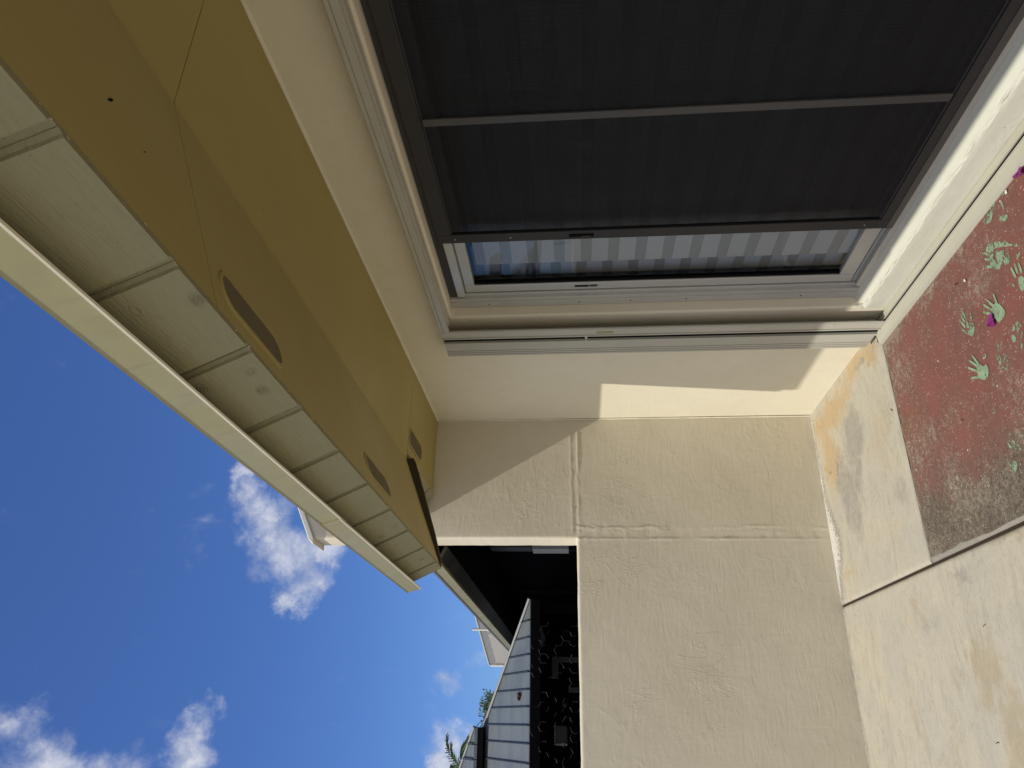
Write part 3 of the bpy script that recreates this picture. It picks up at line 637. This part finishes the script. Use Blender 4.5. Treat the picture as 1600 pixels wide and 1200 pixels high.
# ------------------------------------------------------------ privacy wall
pw = thing('privacy_wall', (1.0, PY, 0), 'cream trowelled privacy wall with low half and tall half, facing the patio', 'wall')
XE = 1.010; ZL = 1.452
def pwall():
    A = np.concatenate([ax(-4.2, -.5, .15)[:-1], ax(-.5, XE, .0075)[:-1], ax(XE, 1.79, .0075)])
    Bv = np.concatenate([ax(-.11, ZL, .0075)[:-1], ax(ZL, 2.40, .0075)[:-1], ax(2.40, 3.05, .05)])
    def keep(a, b): return (b < ZL) | (a > XE)
    def fn(x, z):
        w = fbm(x, z, 9, 5, 41, .6); w2 = fbm(x, z, 24, 4, 42, .6); lo = fbm(x, z, 1.7, 3, 43)
        d = .0035 * lo + .0012 * fbm(x, z, 5, 4, 44)
        up = sst(1.49 - z, 0, .03)                       # vertical seam only below the opening
        def ridge(s, wdt): return np.exp(-(s / wdt) ** 2)
        wz = 1.7 * fbm(z, z * 0 + 3, 6, 6, 61, .72); wz2 = 1.5 * fbm(z, z * 0 + 9, 8, 6, 62, .74); mz = fbm(z, z * 0 + 5, 4.5, 3, 63); v1 = ridge(x - (1.078 + .016 * wz + .003 * w2), .0040 + .002 * np.abs(mz)) * np.clip(.45 + 1.3 * mz, .0, 1.3); v2 = ridge(x - (1.010 + .007 * wz2), .0032) * np.clip(.75 + .9 * fbm(z, z * 0 + 7, 6, 3, 64), .15, 1.3); v1 = v1 + .5 * ridge(x - (1.055 + .02 * wz2), .0035) * np.clip(2 * fbm(z, z * 0 + 2, 5, 3, 65), 0, 1)
        d += up * (.0042 * v1 + .0044 * v2) - up * .0007 * (sst(x, 1.012, 1.03) - sst(x, 1.06, 1.085)) + .0011 * np.exp(-((fbm(x + .5 * z, z - .3 * x, 4.2, 6, 74, .62)) / .012) ** 2) * sst(fbm(x, z, 1.6, 3, 75), .05, .3) + .0016 * sst(fbm(x, z, 2.2, 3, 71), .25, .45) * (1 - np.clip(np.abs(fbm(x, z, 8, 5, 72, .6)) / .035, 0, 1))
        d += up * .0016 * fbm(x * .35, z, 30, 3, 45) * np.exp(-((x - 1.05) / .05) ** 2)
        hz = sst(x, 1.02, 1.07) * (1 - sst(x, 1.68, 1.75))
        wx = 1.5 * fbm(x, x * 0 + 3, 8, 6, 66, .72); wx2 = 1.4 * fbm(x, x * 0 + 8, 7, 6, 67, .72); h1 = ridge(z - (1.480 + .009 * wx), .0038) * np.clip(.6 + .9 * fbm(x, x * 0 + 6, 7, 3, 68), .1, 1.2); h2 = ridge(z - (1.440 + .008 * wx2), .0034) * np.clip(.7 + .8 * fbm(x, x * 0 + 1, 6, 3, 69), .15, 1.3)
        d += hz * (.0036 * h1 + .0042 * h2 - .0006 * (sst(z, 1.44, 1.445) - sst(z, 1.47, 1.476)))
        # rounded free edges
        e = np.where(z > ZL, x - XE, np.where(x < XE, ZL - z, np.hypot(x - XE, z - ZL))) ; e = np.clip(e, 0, 1)
        rr = .014; rd = np.where(e < rr, rr - np.sqrt(np.clip(rr * rr - (rr - e) ** 2, 0, None)), 0)
        top = 3.055 + .5 * (x - XE) ; zz = np.where(z > 2.4, 2.4 + (z - 2.4) * (top - 2.4) / .65, z)
        jx = np.where((np.abs(x - XE) < 1e-6) & (z > ZL), .0025 * fbm(x + z, z, 9, 4, 47), 0); jz = np.where((np.abs(z - ZL) < 1e-6) & (x < XE), .003 * fbm(x, z + x, 9, 4, 48), 0)
        return x + jx, PY - d + rd, zz + jz
    me = grid_mesh('face', A, Bv, fn, keep, None, m_stucco)
    bm = bmesh.new(); bm.from_mesh(me)
    loose = [v for v in bm.verts if not v.link_faces]; bmesh.ops.delete(bm, geom=loose, context='VERTS')
    be = [q for q in bm.edges if q.is_boundary]; ex = bmesh.ops.extrude_edge_only(bm, edges=be)
    nv = [q for q in ex['geom'] if isinstance(q, bmesh.types.BMVert)]
    for v in nv: v.co.y = PY + .02
    e2 = [q for q in ex['geom'] if isinstance(q, bmesh.types.BMEdge)]; ex2 = bmesh.ops.extrude_edge_only(bm, edges=e2)
    for v in ex2['geom']:
        if isinstance(v, bmesh.types.BMVert): v.co.y = PY + .178
    for f in bm.faces: f.smooth = True
    bm.to_mesh(me); bm.free()
    return obj_of('wall_face', me, pw)
pwall()
MB().prism([(-4.19, -.1), (-4.19, ZL - .01), (XE + .01, ZL - .01), (XE + .01, 3.04), (1.78, 3.42), (1.78, -.1)], 1, PY + .16, PY + .176).build('wall_back', m_far, pw)
MB().prism([(1.792, 2.62), (1.792, 3.44), (6.0, 5.5), (6.0, 3.75)], 1, PY + .002, PY + .175).build('parapet', m_far, pw)
MB().prism([(.975, 3.050), (1.00, 3.082), (1.80, 3.478), (6.0, 5.56), (6.0, 5.50), (1.80, 3.45), (1.012, 3.052)], 1, PY - .012, PY + .20).build('coping', m_far, pw, .006)
# ------------------------------------------------------------ next unit beyond the wall
nb = thing('neighbouring_house', (1.9, 9, 0), 'neighbouring house seen over the low wall, its porch in black shade under a long eave', 'house')
xn = .900
P = [(xn, 2.300), (xn - .012, 2.362), (xn + .02, 2.362), (xn + .02, 2.300)]
MB().prism(P, 1, 4.50, 14.0).build('fascia_board', m_fascia, nb, .001)
MB().prism([(xn + .021, 2.297), (xn + .10, 2.255), (xn + .115, 2.275), (xn + .03, 2.315)], 1, 4.50, 14.0).build('gutter', painted('dark_gutter', (.012, .012, .012), .6), nb, .002)
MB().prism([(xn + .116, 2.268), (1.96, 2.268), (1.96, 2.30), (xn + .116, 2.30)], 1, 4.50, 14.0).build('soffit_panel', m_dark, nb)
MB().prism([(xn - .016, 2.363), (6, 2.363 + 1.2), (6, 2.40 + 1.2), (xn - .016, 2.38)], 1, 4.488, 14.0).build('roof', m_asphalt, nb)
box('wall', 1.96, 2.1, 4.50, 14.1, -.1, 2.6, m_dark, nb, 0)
# porch screen enclosure: dark posts and black sheets, porch shade painted in
XSN = 1.50
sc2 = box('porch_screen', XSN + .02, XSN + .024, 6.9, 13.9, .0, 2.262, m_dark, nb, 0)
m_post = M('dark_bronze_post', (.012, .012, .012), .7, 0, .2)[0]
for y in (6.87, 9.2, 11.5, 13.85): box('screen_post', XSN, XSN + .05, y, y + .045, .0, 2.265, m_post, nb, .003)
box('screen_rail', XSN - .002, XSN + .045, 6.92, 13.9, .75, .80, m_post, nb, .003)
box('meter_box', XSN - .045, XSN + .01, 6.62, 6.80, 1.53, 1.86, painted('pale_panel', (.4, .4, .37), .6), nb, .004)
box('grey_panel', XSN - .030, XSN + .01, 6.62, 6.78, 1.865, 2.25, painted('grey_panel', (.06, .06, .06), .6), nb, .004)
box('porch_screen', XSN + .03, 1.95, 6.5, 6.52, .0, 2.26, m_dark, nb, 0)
# far privacy wall with raking parapet, and a vent pipe by it
fw = thing('far_privacy_wall', (1.2, 14.2, 0), 'pale raking end wall rising above the neighbouring eave', 'wall')
MB().prism([(1.01, -.1), (1.01, 3.09), (1.947, 3.405), (3.4, 3.90), (3.4, -.1)], 1, 14.19, 14.36).build('wall_face', m_far, fw, .01)
MB().prism([(.985, 3.085), (1.0, 3.115), (3.42, 3.935), (3.42, 3.905)], 1, 14.17, 14.38).build('coping', m_far, fw, .006)
box('edge_trim', .985, 1.009, 14.18, 14.37, 2.0, 3.084, m_far, fw, .004)
vp = thing('vent_pipe', (1.585, 13.9, 3.0), 'thin white pipe standing up on the neighbouring roof', 'pipe')
MB().tube([(1.585, 13.9, 2.6), (1.586, 13.9, 3.40)], .022, 10).build('pipe', m_far, vp, smooth=False)
MB().tube([(1.585, 13.88, 3.02), (1.50, 13.88, 3.10), (1.46, 13.88, 3.02)], .012, 6).box(1.55, 1.62, 13.86, 13.94, 2.98, 3.05).build('bracket', m_bare, vp)
# ------------------------------------------------------------ pavilion with two-tier metal roof
pv = thing('pavilion', (-.9, 8.1, 0), 'open pavilion with a two-tier blue grey standing seam metal roof', 'pavilion')
Z0 = 1.911; Y0 = 7.2; ms = .504
def rzz(y): return Z0 + ms * (y - Y0)
def hipY(x): return 7.2 + (1.107 - x) * .925          # plan line of the hip
seams = [1.107, .912, .760, .607, .457, .306, .160, .007, -.142, -.299, -.45, -.60, -.75, -.90, -1.05, -1.20, -1.35, -1.5]
YB = 8.244
for a, b in zip(seams[1:], seams[:-1]):                # each pan between two seams
    ya, yb = min(hipY(a), YB), min(hipY(b), YB)
    P = [(a, Y0), (b - .006, Y0), (b - .006, yb), (a, ya)]
    if yb < YB <= ya and hipY(a) > YB:
        xm = 1.107 - (YB - 7.2) / .925
        if a < xm < b: P = [(a, Y0), (b - .006, Y0), (b - .006, yb), (xm, YB), (a, YB)]
    P = [p for i, p in enumerate(P) if i == 0 or (abs(p[0] - P[i - 1][0]) + abs(p[1] - P[i - 1][1])) > 1e-4]
    V = [(x, y, rzz(y)) for x, y in P] + [(x, y, rzz(y) - .03) for x, y in P]; n = len(P)
    mesh_obj('roof_panel', V, [tuple(range(n)), tuple(range(n, 2 * n))[::-1]] + [(i, (i + 1) % n, n + (i + 1) % n, n + i) for i in range(n)], m_roofmetal, pv)
    if b < 1.05:
        mb = MB(); y2 = yb; mb.add([(b - .008, Y0 - .006, rzz(Y0)), (b + .002, Y0 - .006, rzz(Y0)), (b + .002, Y0 - .006, rzz(Y0) + .020), (b - .008, Y0 - .006, rzz(Y0) + .020)] + [(b - .008, y2, rzz(y2)), (b + .002, y2, rzz(y2)), (b + .002, y2, rzz(y2) + .020), (b - .008, y2, rzz(y2) + .020)],
               [(0, 1, 2, 3), (4, 5, 6, 7), (0, 1, 5, 4), (1, 2, 6, 5), (2, 3, 7, 6), (3, 0, 4, 7)]); mb.build('roof_seam', m_seam, pv)
# other side of the roof and hip cap
mesh_obj('roof_side', [(1.107, Y0, Z0 - .002), (1.107, 10.8, Z0 - .002), (-.024, 10.8, rzz(YB)), (-.024, YB, rzz(YB) - .01)], [(0, 1, 2, 3)], m_roofmetal, pv)
MB().tube([(1.11, Y0 - .006, Z0 + .006), (-.021, hipY(-.021), rzz(hipY(-.021)) + .012)], .018, 6).build('hip_cap', m_hip, pv)
lump('rust_patch', (.245, 7.42, rzz(7.42) + .002), (.034, .06, .014), m_rust, pv, 4, 3, .6)
box('eave_fascia', -2.1, 1.10, Y0 - .018, Y0 + .012, Z0 - .10, Z0 - .008, m_dark, pv, .003)
box('clerestory', -2.1, -.021, 8.22, 8.28, 2.41, 2.56, m_black, pv, .003)  # black band, the shadow gap under the upper roof painted in
Z1 = 2.522; Y1u = 8.122
seams2 = [-.020, -.174, -.312, -.45, -.60, -.75, -.90, -1.05, -1.20, -1.35]
def rz2(y): return Z1 + .504 * (y - Y1u)
def hip2(x): return Y1u + (-.020 - x) * .915
for a, b in zip(seams2[1:], seams2[:-1]):
    P = [(a, Y1u), (b - .008, Y1u), (b - .008, hip2(b)), (a, hip2(a))]; n = 4
    V = [(x, y, rz2(y)) for x, y in P] + [(x, y, rz2(y) - .03) for x, y in P]
    mesh_obj('roof_panel', V, [(0, 1, 2, 3), (7, 6, 5, 4)] + [(i, (i + 1) % n, n + (i + 1) % n, n + i) for i in range(n)], m_roofmetal, pv)
    if b < -.05: MB().add([(b - .012, Y1u, rz2(Y1u) + .02), (b + .008, Y1u, rz2(Y1u) + .02), (b + .008, hip2(b), rz2(hip2(b)) + .02), (b - .012, hip2(b), rz2(hip2(b)) + .02), (b - .012, Y1u, rz2(Y1u)), (b + .008, Y1u, rz2(Y1u)), (b + .008, hip2(b), rz2(hip2(b))), (b - .012, hip2(b), rz2(hip2(b)))], [(0, 1, 2, 3), (4, 5, 1, 0), (5, 6, 2, 1), (7, 4, 0, 3), (6, 7, 3, 2)]).build('roof_seam', m_seam, pv)
MB().tube([(-.018, Y1u, Z1 + .006), (-1.35, hip2(-1.35), rz2(hip2(-1.35)) + .012)], .016, 6).build('hip_cap', m_hip, pv)
box('upper_fascia', -2.1, -.022, Y1u + .002, Y1u + .018, Z1 - .09, Z1 - .031, m_black, pv, .002)
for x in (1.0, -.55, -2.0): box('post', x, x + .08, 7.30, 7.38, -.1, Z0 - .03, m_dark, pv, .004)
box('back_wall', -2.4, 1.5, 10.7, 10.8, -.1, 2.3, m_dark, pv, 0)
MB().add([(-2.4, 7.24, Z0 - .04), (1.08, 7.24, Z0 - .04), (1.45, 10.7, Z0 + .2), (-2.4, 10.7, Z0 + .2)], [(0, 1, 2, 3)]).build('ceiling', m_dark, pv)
tag(box('path', -3, 1.4, 4.6, 10.7, -.115, -.10, painted('dark_soil', (.018, .016, .013), .95), None, 0), kind='structure')
# wire fence behind the wall
def hexfence():
    mb = MB(); r = .040; Yf = 6.1; rr = random.Random(5)
    def P(x, z): return (x, Yf + .015 * math.sin(x * 31 + z * 17), z)
    dx = r * math.sqrt(3)
    for i in range(-2, 20):
        for j in range(0, 6):
            cx = .62 - i * dx - (dx / 2 if j % 2 else 0); cz = 1.49 + j * r * 1.5
            for k in range(3):
                if rr.random() < .72: continue
                a0 = math.radians(90 + 60 * k); a1 = math.radians(150 + 60 * k)
                p0 = (cx + r * math.cos(a0), cz + r * math.sin(a0)); p1 = (cx + r * math.cos(a1), cz + r * math.sin(a1))
                mid = ((p0[0] + p1[0]) / 2 + rr.uniform(-.012, .012), (p0[1] + p1[1]) / 2 + rr.uniform(-.006, .006)); mb.tube([P(*p0), P(*mid), P(*p1)], .0012, 4)
    wf = thing('wire_fence', (0, Yf, 0), 'loose hexagonal wire netting just behind the low wall', 'wire fence')
    o = mb.build('netting', M('dull_netting_wire', (.06, .06, .055), .5, .3)[0], wf); o['kind'] = 'stuff'
    for x in (-.75, -2.2): MB().tube([(x, Yf + .03, -.1), (x, Yf + .03, 1.62)], .012, 8).build('fence_post', m_dark, wf)
hexfence()
# things glimpsed in the shade under the pavilion
t = thing('wicker_box', (-.06, 8.0, 1.55), 'grey ribbed wicker box glimpsed in the shade under the pavilion', 'basket')
box('body', -.165, .010, 7.98, 8.10, 1.580, 1.705, m_greyplastic, t, .010)
for k in range(7): box('rib', -.170, -.150, 7.970, 7.979, 1.586 + k * .016, 1.594 + k * .016, m_bare, t, .001)
for k in range(9): box('rib', -.160 + k * .019, -.153 + k * .019, 7.966, 7.979, 1.7, 1.711, m_bare, t, .001)
t2 = thing('shelf', (0, 8.05, 0), 'dark shelf carrying the wicker box under the pavilion', 'shelf')
box('shelf_board', -.36, .42, 7.95, 8.2, 1.558, 1.579, m_dark, t2, .003); box('leg', -.34, -.31, 8.0, 8.03, -.1, 1.557, m_dark, t2, .002); box('leg', .37, .40, 8.0, 8.03, -.1, 1.557, m_dark, t2, .002)
for i, (x, z, s, lab) in enumerate([(.20, 1.604, .024, 'small round grey pot on the dark shelf under the pavilion, right of the wicker box'), (.09, 1.595, .015, 'smallest grey ball between the round pot and the wicker box')]):
    o = lump('round_pot' if i == 0 else 'grey_ball', (x, 8.0, z), (s, s, s), m_greyplastic, None, i, 3, .15); tag(o, lab, 'pot' if i == 0 else 'ball')
t3 = thing('pale_door_frame', (.5, 7.6, 0), 'pale bare door frame standing in the shade beyond the wall', 'door frame')
mk = painted('grey_trim', (.022, .022, .022), .7)
box('lintel', .42, .62, 7.60, 7.64, 1.655, 1.72, mk, t3, .003); box('post', .30, .345, 7.60, 7.64, -.1, 1.56, mk, t3, .003); box('post', .57, .62, 7.60, 7.64, -.1, 1.654, mk, t3, .003)
# plants behind the pavilion
def leaf_cloud(c, R_, n, L_, mats, name, label, cat, seed):
    rr = random.Random(seed); t = thing(name, (c[0], c[1], 0), label, cat)
    MB().tube([(c[0], c[1], -.1), (c[0] + .03, c[1], c[2] * .6), (c[0], c[1], c[2] + .1)], [.07, .05, .02], 8).build('trunk', m_bark, t)
    bmb = [MB(), MB()]
    tw = MB()
    for k in range(26):
        a = rr.uniform(0, 6.28); e = rr.uniform(-.2, 1.3); d = Vector((math.cos(a) * math.cos(e), math.sin(a) * math.cos(e), math.sin(e)))
        p0 = Vector(c) - Vector((0, 0, R_ * .5)); p1 = Vector(c) + Vector((d.x * R_, d.y * R_, d.z * R_)) * rr.uniform(.5, 1.05); tw.tube([p0, p0.lerp(p1, .5) + Vector((0, 0, .05)), p1], [.014, .009, .004], 5)
        for q in range(n // 26):
            s = rr.uniform(.35, 1.05); p = p0.lerp(p1, s) + Vector((rr.gauss(0, .05), rr.gauss(0, .05), rr.gauss(0, .05)))
            u = Vector((rr.gauss(0, 1), rr.gauss(0, 1), rr.gauss(0, 1))).normalized(); v = u.orthogonal().normalized(); w = u.cross(v); l = L_ * rr.uniform(.6, 1.2)
            (bmb[0] if rr.random() < .7 else bmb[1]).add([p, p + u * l * .5 + v * l * .25 + w * .1 * l, p + u * l, p + u * l * .5 - v * l * .25 + w * .1 * l], [(0, 1, 2, 3)])
    tw.build('twigs', m_bark, t)
    for m, q in zip(mats, bmb): o = mesh_obj('leaves', q.V, q.F, m, t, recalc=False); o['kind'] = 'stuff'
leaf_cloud((.42, 17.9, 3.42), .32, 780, .085, (m_leaf, m_leaf2), 'shrub', 'leafy shrub tip showing above the hip of the pavilion roof', 'shrub', 4)
leaf_cloud((.12, 18.0, 3.38), .30, 780, .085, (m_leaf2, m_leaf), 'shrub', 'yellowing shrub tip just left of the roof step, above the pavilion', 'shrub', 9)
def palm(c, label):
    rr = random.Random(3); t = thing('palm_tree', (c[0], c[1], 0), label, 'palm tree')
    MB().tube([(c[0], c[1], -.1), (c[0] + .05, c[1], c[2] * .5), (c[0], c[1], c[2])], [.13, .11, .09], 10).build('trunk', m_bark, t)
    for f in range(20):
        a = f * 2.4; up = rr.uniform(.1, 1.25); L_ = rr.uniform(.9, 1.25); d = Vector((math.cos(a), math.sin(a), 0)); mb = MB(); pts = []
        for k in range(9):
            s = k / 8; pts.append(Vector(c) + d * (L_ * s * math.cos(up * .8)) + Vector((0, 0, L_ * s * math.sin(up) - .75 * s * s * L_ * (1.1 - up * .5))))
        mb.tube(pts, [.014 - .0013 * k for k in range(9)], 5)
        for k in range(1, 9):
            for sgn in (-1, 1):
                for h in (0, .5):
                    p = pts[k - 1].lerp(pts[k], 1 - h); tdir = (pts[k] - pts[k - 1]).normalized(); side = tdir.cross(Vector((0, 0, 1))).normalized() * sgn
                    l = .36 * (1 - .5 * k / 9) ; q = p + (side * .75 + tdir * .6).normalized() * l + Vector((0, 0, -.06 + rr.uniform(-.03, .05))); w = tdir * .014
                    mb.add([p - w, p + w, (p + q) / 2 + w + Vector((0, 0, .03)), q, (p + q) / 2 - w + Vector((0, 0, .03))], [(0, 1, 2, 3, 4)])
        mesh_obj('frond', mb.V, mb.F, m_palm, t, recalc=False)
palm((-.98, 18.3, 3.98), 'palm crown rising behind the upper roof of the pavilion')
# ------------------------------------------------------------ prints, petals and litter on the floor
slabr = bpy.data.objects['painted_slab']
HANDS = [[0.15,[[[1.347,2.299],[1.348,2.281],[1.344,2.266],[1.321,2.25],[1.295,2.241],[1.282,2.247],[1.274,2.279],[1.281,2.293],[1.3,2.3],[1.323,2.311]]],[[[1.319,2.307],[1.355,2.351]],[[1.334,2.303],[1.377,2.339]],[[1.342,2.29],[1.38,2.314]],[[1.341,2.269],[1.378,2.271]]]],[0.25,[[[1.375,2.472],[1.376,2.459],[1.363,2.443],[1.356,2.427],[1.338,2.425],[1.323,2.438],[1.316,2.454],[1.328,2.474],[1.346,2.484],[1.363,2.482]]],[[[1.378,2.464],[1.429,2.471]],[[1.384,2.475],[1.426,2.491]],[[1.371,2.483],[1.409,2.502]],[[1.347,2.487],[1.373,2.504]],[[1.376,2.43],[1.395,2.43]]]],[0.12,[[[1.214,2.481],[1.204,2.455],[1.184,2.441],[1.187,2.422],[1.169,2.413],[1.136,2.433],[1.14,2.458],[1.158,2.485],[1.187,2.489]],[[1.213,2.435],[1.224,2.418],[1.218,2.406],[1.206,2.409],[1.207,2.429]]],[[[1.201,2.463],[1.252,2.487]],[[1.207,2.478],[1.248,2.515]],[[1.187,2.483],[1.224,2.53]],[[1.165,2.487],[1.182,2.53]]]],[0.45,[[[1.17,2.349],[1.166,2.329],[1.159,2.305],[1.142,2.295],[1.117,2.308],[1.114,2.328],[1.133,2.346],[1.156,2.353]]],[[[1.165,2.332],[1.222,2.328]],[[1.173,2.342],[1.223,2.342]],[[1.17,2.349],[1.197,2.35]],[[1.153,2.303],[1.188,2.29]]]],[0.25,[[[1.552,2.211],[1.504,2.135],[1.476,2.116],[1.449,2.078],[1.436,2.075],[1.471,2.119],[1.502,2.168],[1.517,2.206],[1.506,2.221],[1.48,2.214],[1.446,2.18],[1.427,2.19],[1.458,2.236],[1.476,2.244],[1.502,2.231],[1.533,2.239],[1.549,2.236]],[[1.503,2.196],[1.464,2.123],[1.414,2.148],[1.444,2.187],[1.474,2.205]]],[[[1.501,2.214],[1.543,2.261]],[[1.485,2.222],[1.516,2.259]],[[1.462,2.229],[1.485,2.26]],[[1.412,2.102],[1.419,2.081]]]],[0.35,[[[1.678,2.124],[1.667,2.101],[1.66,2.116],[1.644,2.132],[1.629,2.149],[1.608,2.174],[1.62,2.2],[1.64,2.202],[1.665,2.195],[1.661,2.167],[1.678,2.156]],[[1.596,2.126],[1.569,2.074],[1.558,2.096],[1.565,2.114],[1.583,2.133]]],[[[1.664,2.103],[1.646,2.068]],[[1.63,2.092],[1.603,2.09]]]],[0.2,[[[1.353,2.132],[1.348,2.105],[1.316,2.101],[1.296,2.126],[1.318,2.14]],[[1.35,2.168],[1.351,2.159],[1.343,2.153],[1.336,2.155],[1.34,2.165]]],[[[1.37,2.124],[1.404,2.124]],[[1.361,2.105],[1.391,2.105]],[[1.365,2.139],[1.4,2.145]]]],[0.4,[[[1.236,2.218],[1.231,2.199],[1.215,2.182],[1.193,2.188],[1.197,2.206],[1.167,2.222],[1.168,2.237],[1.185,2.254],[1.221,2.238]]],[[[1.183,2.193],[1.139,2.216]]]],[0.6,[[[1.042,2.485],[1.035,2.431],[1.003,2.44],[1.025,2.486]]],[[[1.049,2.512],[1.117,2.469]],[[1.094,2.455],[1.071,2.405]],[[1.037,2.473],[1.072,2.459]]]],[0.5,[[[0.936,2.314],[0.927,2.37],[0.915,2.416],[0.89,2.432],[0.856,2.419],[0.83,2.368]]],[]],[0.35,[[[0.824,2.435],[0.834,2.411],[0.814,2.408],[0.79,2.423],[0.789,2.453],[0.802,2.46]]],[[[0.82,2.447],[0.838,2.455]]]]]
def cap(p0, p1, r0, r1, z, n=7):
    d = Vector((p1[0] - p0[0], p1[1] - p0[1])); a = math.atan2(d.y, d.x); V = []
    for k in range(n): t = a + math.pi / 2 + math.pi * k / (n - 1); V.append((p0[0] + r0 * math.cos(t), p0[1] + r0 * math.sin(t), z))
    for k in range(n): t = a - math.pi / 2 + math.pi * k / (n - 1); V.append((p1[0] + r1 * math.cos(t), p1[1] + r1 * math.sin(t), z))
    return V, [tuple(range(2 * n))]
def smoothpoly(P, it=2):
    P = [Vector(p) for p in P]
    for _ in range(it):
        Q = []
        for i in range(len(P)): a, b = P[i], P[(i + 1) % len(P)]; Q += [a * .75 + b * .25, a * .25 + b * .75]
        P = Q
    return P
for hi, (wear, polys, fingers) in enumerate(HANDS):
    mb = MB(); z = .0040
    for P in polys:
        Q = smoothpoly(P); cx = sum((q for q in Q), Vector((0, 0))) / len(Q)
        Q = [q + (q - cx) * (.10 * mnoise.noise(Vector((q.x * 90, q.y * 90, hi)))) for q in Q]
        n = len(Q); mb.add([(q.x, q.y, z) for q in Q], [tuple(range(n))]); z += .0002
    for a, b in fingers:
        V, F = cap(a, b, .0052, .0042, z); mb.add(V, F); z += .0002
    me = bpy.data.meshes.new('handprint'); me.from_pydata(mb.V, [], mb.F)
    bm = bmesh.new(); bm.from_mesh(me)
    for f in bm.faces:
        f.normal_update()
        if f.normal.z < 0: f.normal_flip()
    bmesh.ops.triangulate(bm, faces=bm.faces); bm.to_mesh(me); bm.free(); me.materials.append(handmat(wear))
    obj_of('handprint', me, slabr)
def petal(c, s, seed, label):
    rr = random.Random(seed); A = np.linspace(-1, 1, 13)
    V = []; F = []; a0 = rr.uniform(0, 6)
    for wi in range(3):
        k0 = len(V); ang = a0 + wi * 2.1
        for i, u in enumerate(np.linspace(0, 1, 8)):
            for j, v in enumerate(np.linspace(-1, 1, 7)):
                w = math.sin(math.pi * min(u * .9 + .06, 1)) * .55 * s; x = u * s; y = v * w; zz = .35 * s * u * (1 - u * .6) + .12 * s * math.sin(6 * u + 2 * v + wi) * abs(v) + .10 * s * v * v
                V.append((c[0] + x * math.cos(ang) - y * math.sin(ang), c[1] + x * math.sin(ang) + y * math.cos(ang), c[2] + max(zz, .0005)))
        for i in range(7):
            for j in range(6): F.append((k0 + i * 7 + j, k0 + i * 7 + j + 1, k0 + (i + 1) * 7 + j + 1, k0 + (i + 1) * 7 + j))
    o = mesh_obj('petal', V, F, m_petal, None, True, recalc=False); tag(o, label, 'flower petal', 'fallen magenta petals')
petal((1.300, 2.318, .005), .026, 2, 'magenta bract lying against a green handprint on the red floor')
petal((1.655, 1.965, .006), .030, 5, 'magenta bract at the door track, on the edge of the red floor')
def curl(p, L_, a, w, label, mat=m_debris, name='dry_leaf'):
    mb = MB(); pts = [Vector((p[0] + L_ * s * math.cos(a + .9 * (s - .5)), p[1] + L_ * s * math.sin(a + .9 * (s - .5)), p[2] + .002 + .004 * math.sin(math.pi * s))) for s in np.linspace(-.5, .5, 6)]
    mb.tube(pts, [w * .4, w, w * .8, w, w * .7, w * .2], 5); o = mb.build(name, mat); tag(o, label, 'leaf')
curl((1.545, 2.46, .003), .022, 2.1, .0022, 'dark curled leaf scrap beside the pale chip on the red floor')
curl((1.070, 2.655, .003), .016, 1.2, .0018, 'short black leaf scrap in the middle of the red floor')
curl((1.345, 3.205, .001), .014, .5, .0022, 'black leaf crumb on the edge between red and bare concrete')
curl((-.02, 2.96, .001), .016, 2.2, .0018, 'dark seed scrap on the brown stained concrete')
curl((.36, 2.86, .001), .020, 2.8, .0012, 'thin hooked stem on the bare concrete')
# crumbs nobody could count
mb = MB(); rr = random.Random(11)
for k in range(170):
    t = rr.random()
    if t < .45: x, y = rr.uniform(.66, 1.64), rr.uniform(1.9, 3.14)
    elif t < .7: x, y = rr.uniform(.66, 1.7), rr.uniform(3.2, 4.28)
    else: x, y = rr.uniform(-.3, .62), rr.uniform(2.4, 4.28)
    s = rr.uniform(.0010, .0030); c = Vector((x, y, .004)); V = [c + Vector((rr.uniform(-s, s), rr.uniform(-s, s), rr.uniform(0, s))) for _ in range(3)] + [c + Vector((0, 0, s * 1.3))]
    mb.add(V, [(0, 1, 2), (0, 1, 3), (1, 2, 3), (2, 0, 3)])
o = mb.build('plaster_crumbs', m_chip); tag(o, 'tiny pale plaster crumbs scattered over the patio floor', 'crumbs', kind='stuff')
mb = MB()
for k in range(140):
    t = rr.random()
    if t < .35: x, y = rr.gauss(1.36, .08), rr.gauss(4.0, .12)
    elif t < .6: x, y = rr.uniform(.66, 1.7), rr.uniform(3.2, 4.28)
    else: x, y = rr.uniform(-.3, .62), rr.uniform(2.4, 4.28)
    y = min(y, 4.28); s = rr.uniform(.0010, .0028); c = Vector((x, y, .002)); V = [c + Vector((rr.uniform(-s, s) * 1.5, rr.uniform(-s, s), rr.uniform(0, s * .6))) for _ in range(3)] + [c + Vector((0, 0, s))]
    mb.add(V, [(0, 1, 2), (0, 1, 3), (1, 2, 3), (2, 0, 3)])
o = mb.build('dark_crumbs', m_debris); tag(o, 'tiny dark leaf crumbs scattered over the bare concrete', 'leaf litter', kind='stuff')
lump('track_end_hole', (1.690, 3.163, .006), (.020, .014, .010), m_debris, house, 6, 3, .5)
for i, (x, y, s, l) in enumerate([(1.64, 2.05, .006, 'larger pale plaster chip lying by the door track'), (1.52, 2.40, .005, 'pale plaster chip near the dark curled leaf on the red floor')]):
    o = lump('plaster_chip', (x, y, .008), (s * 1.3, s * .8, s * .5), m_chip, None, i + 20, 3, .6); tag(o, l, 'plaster chip')
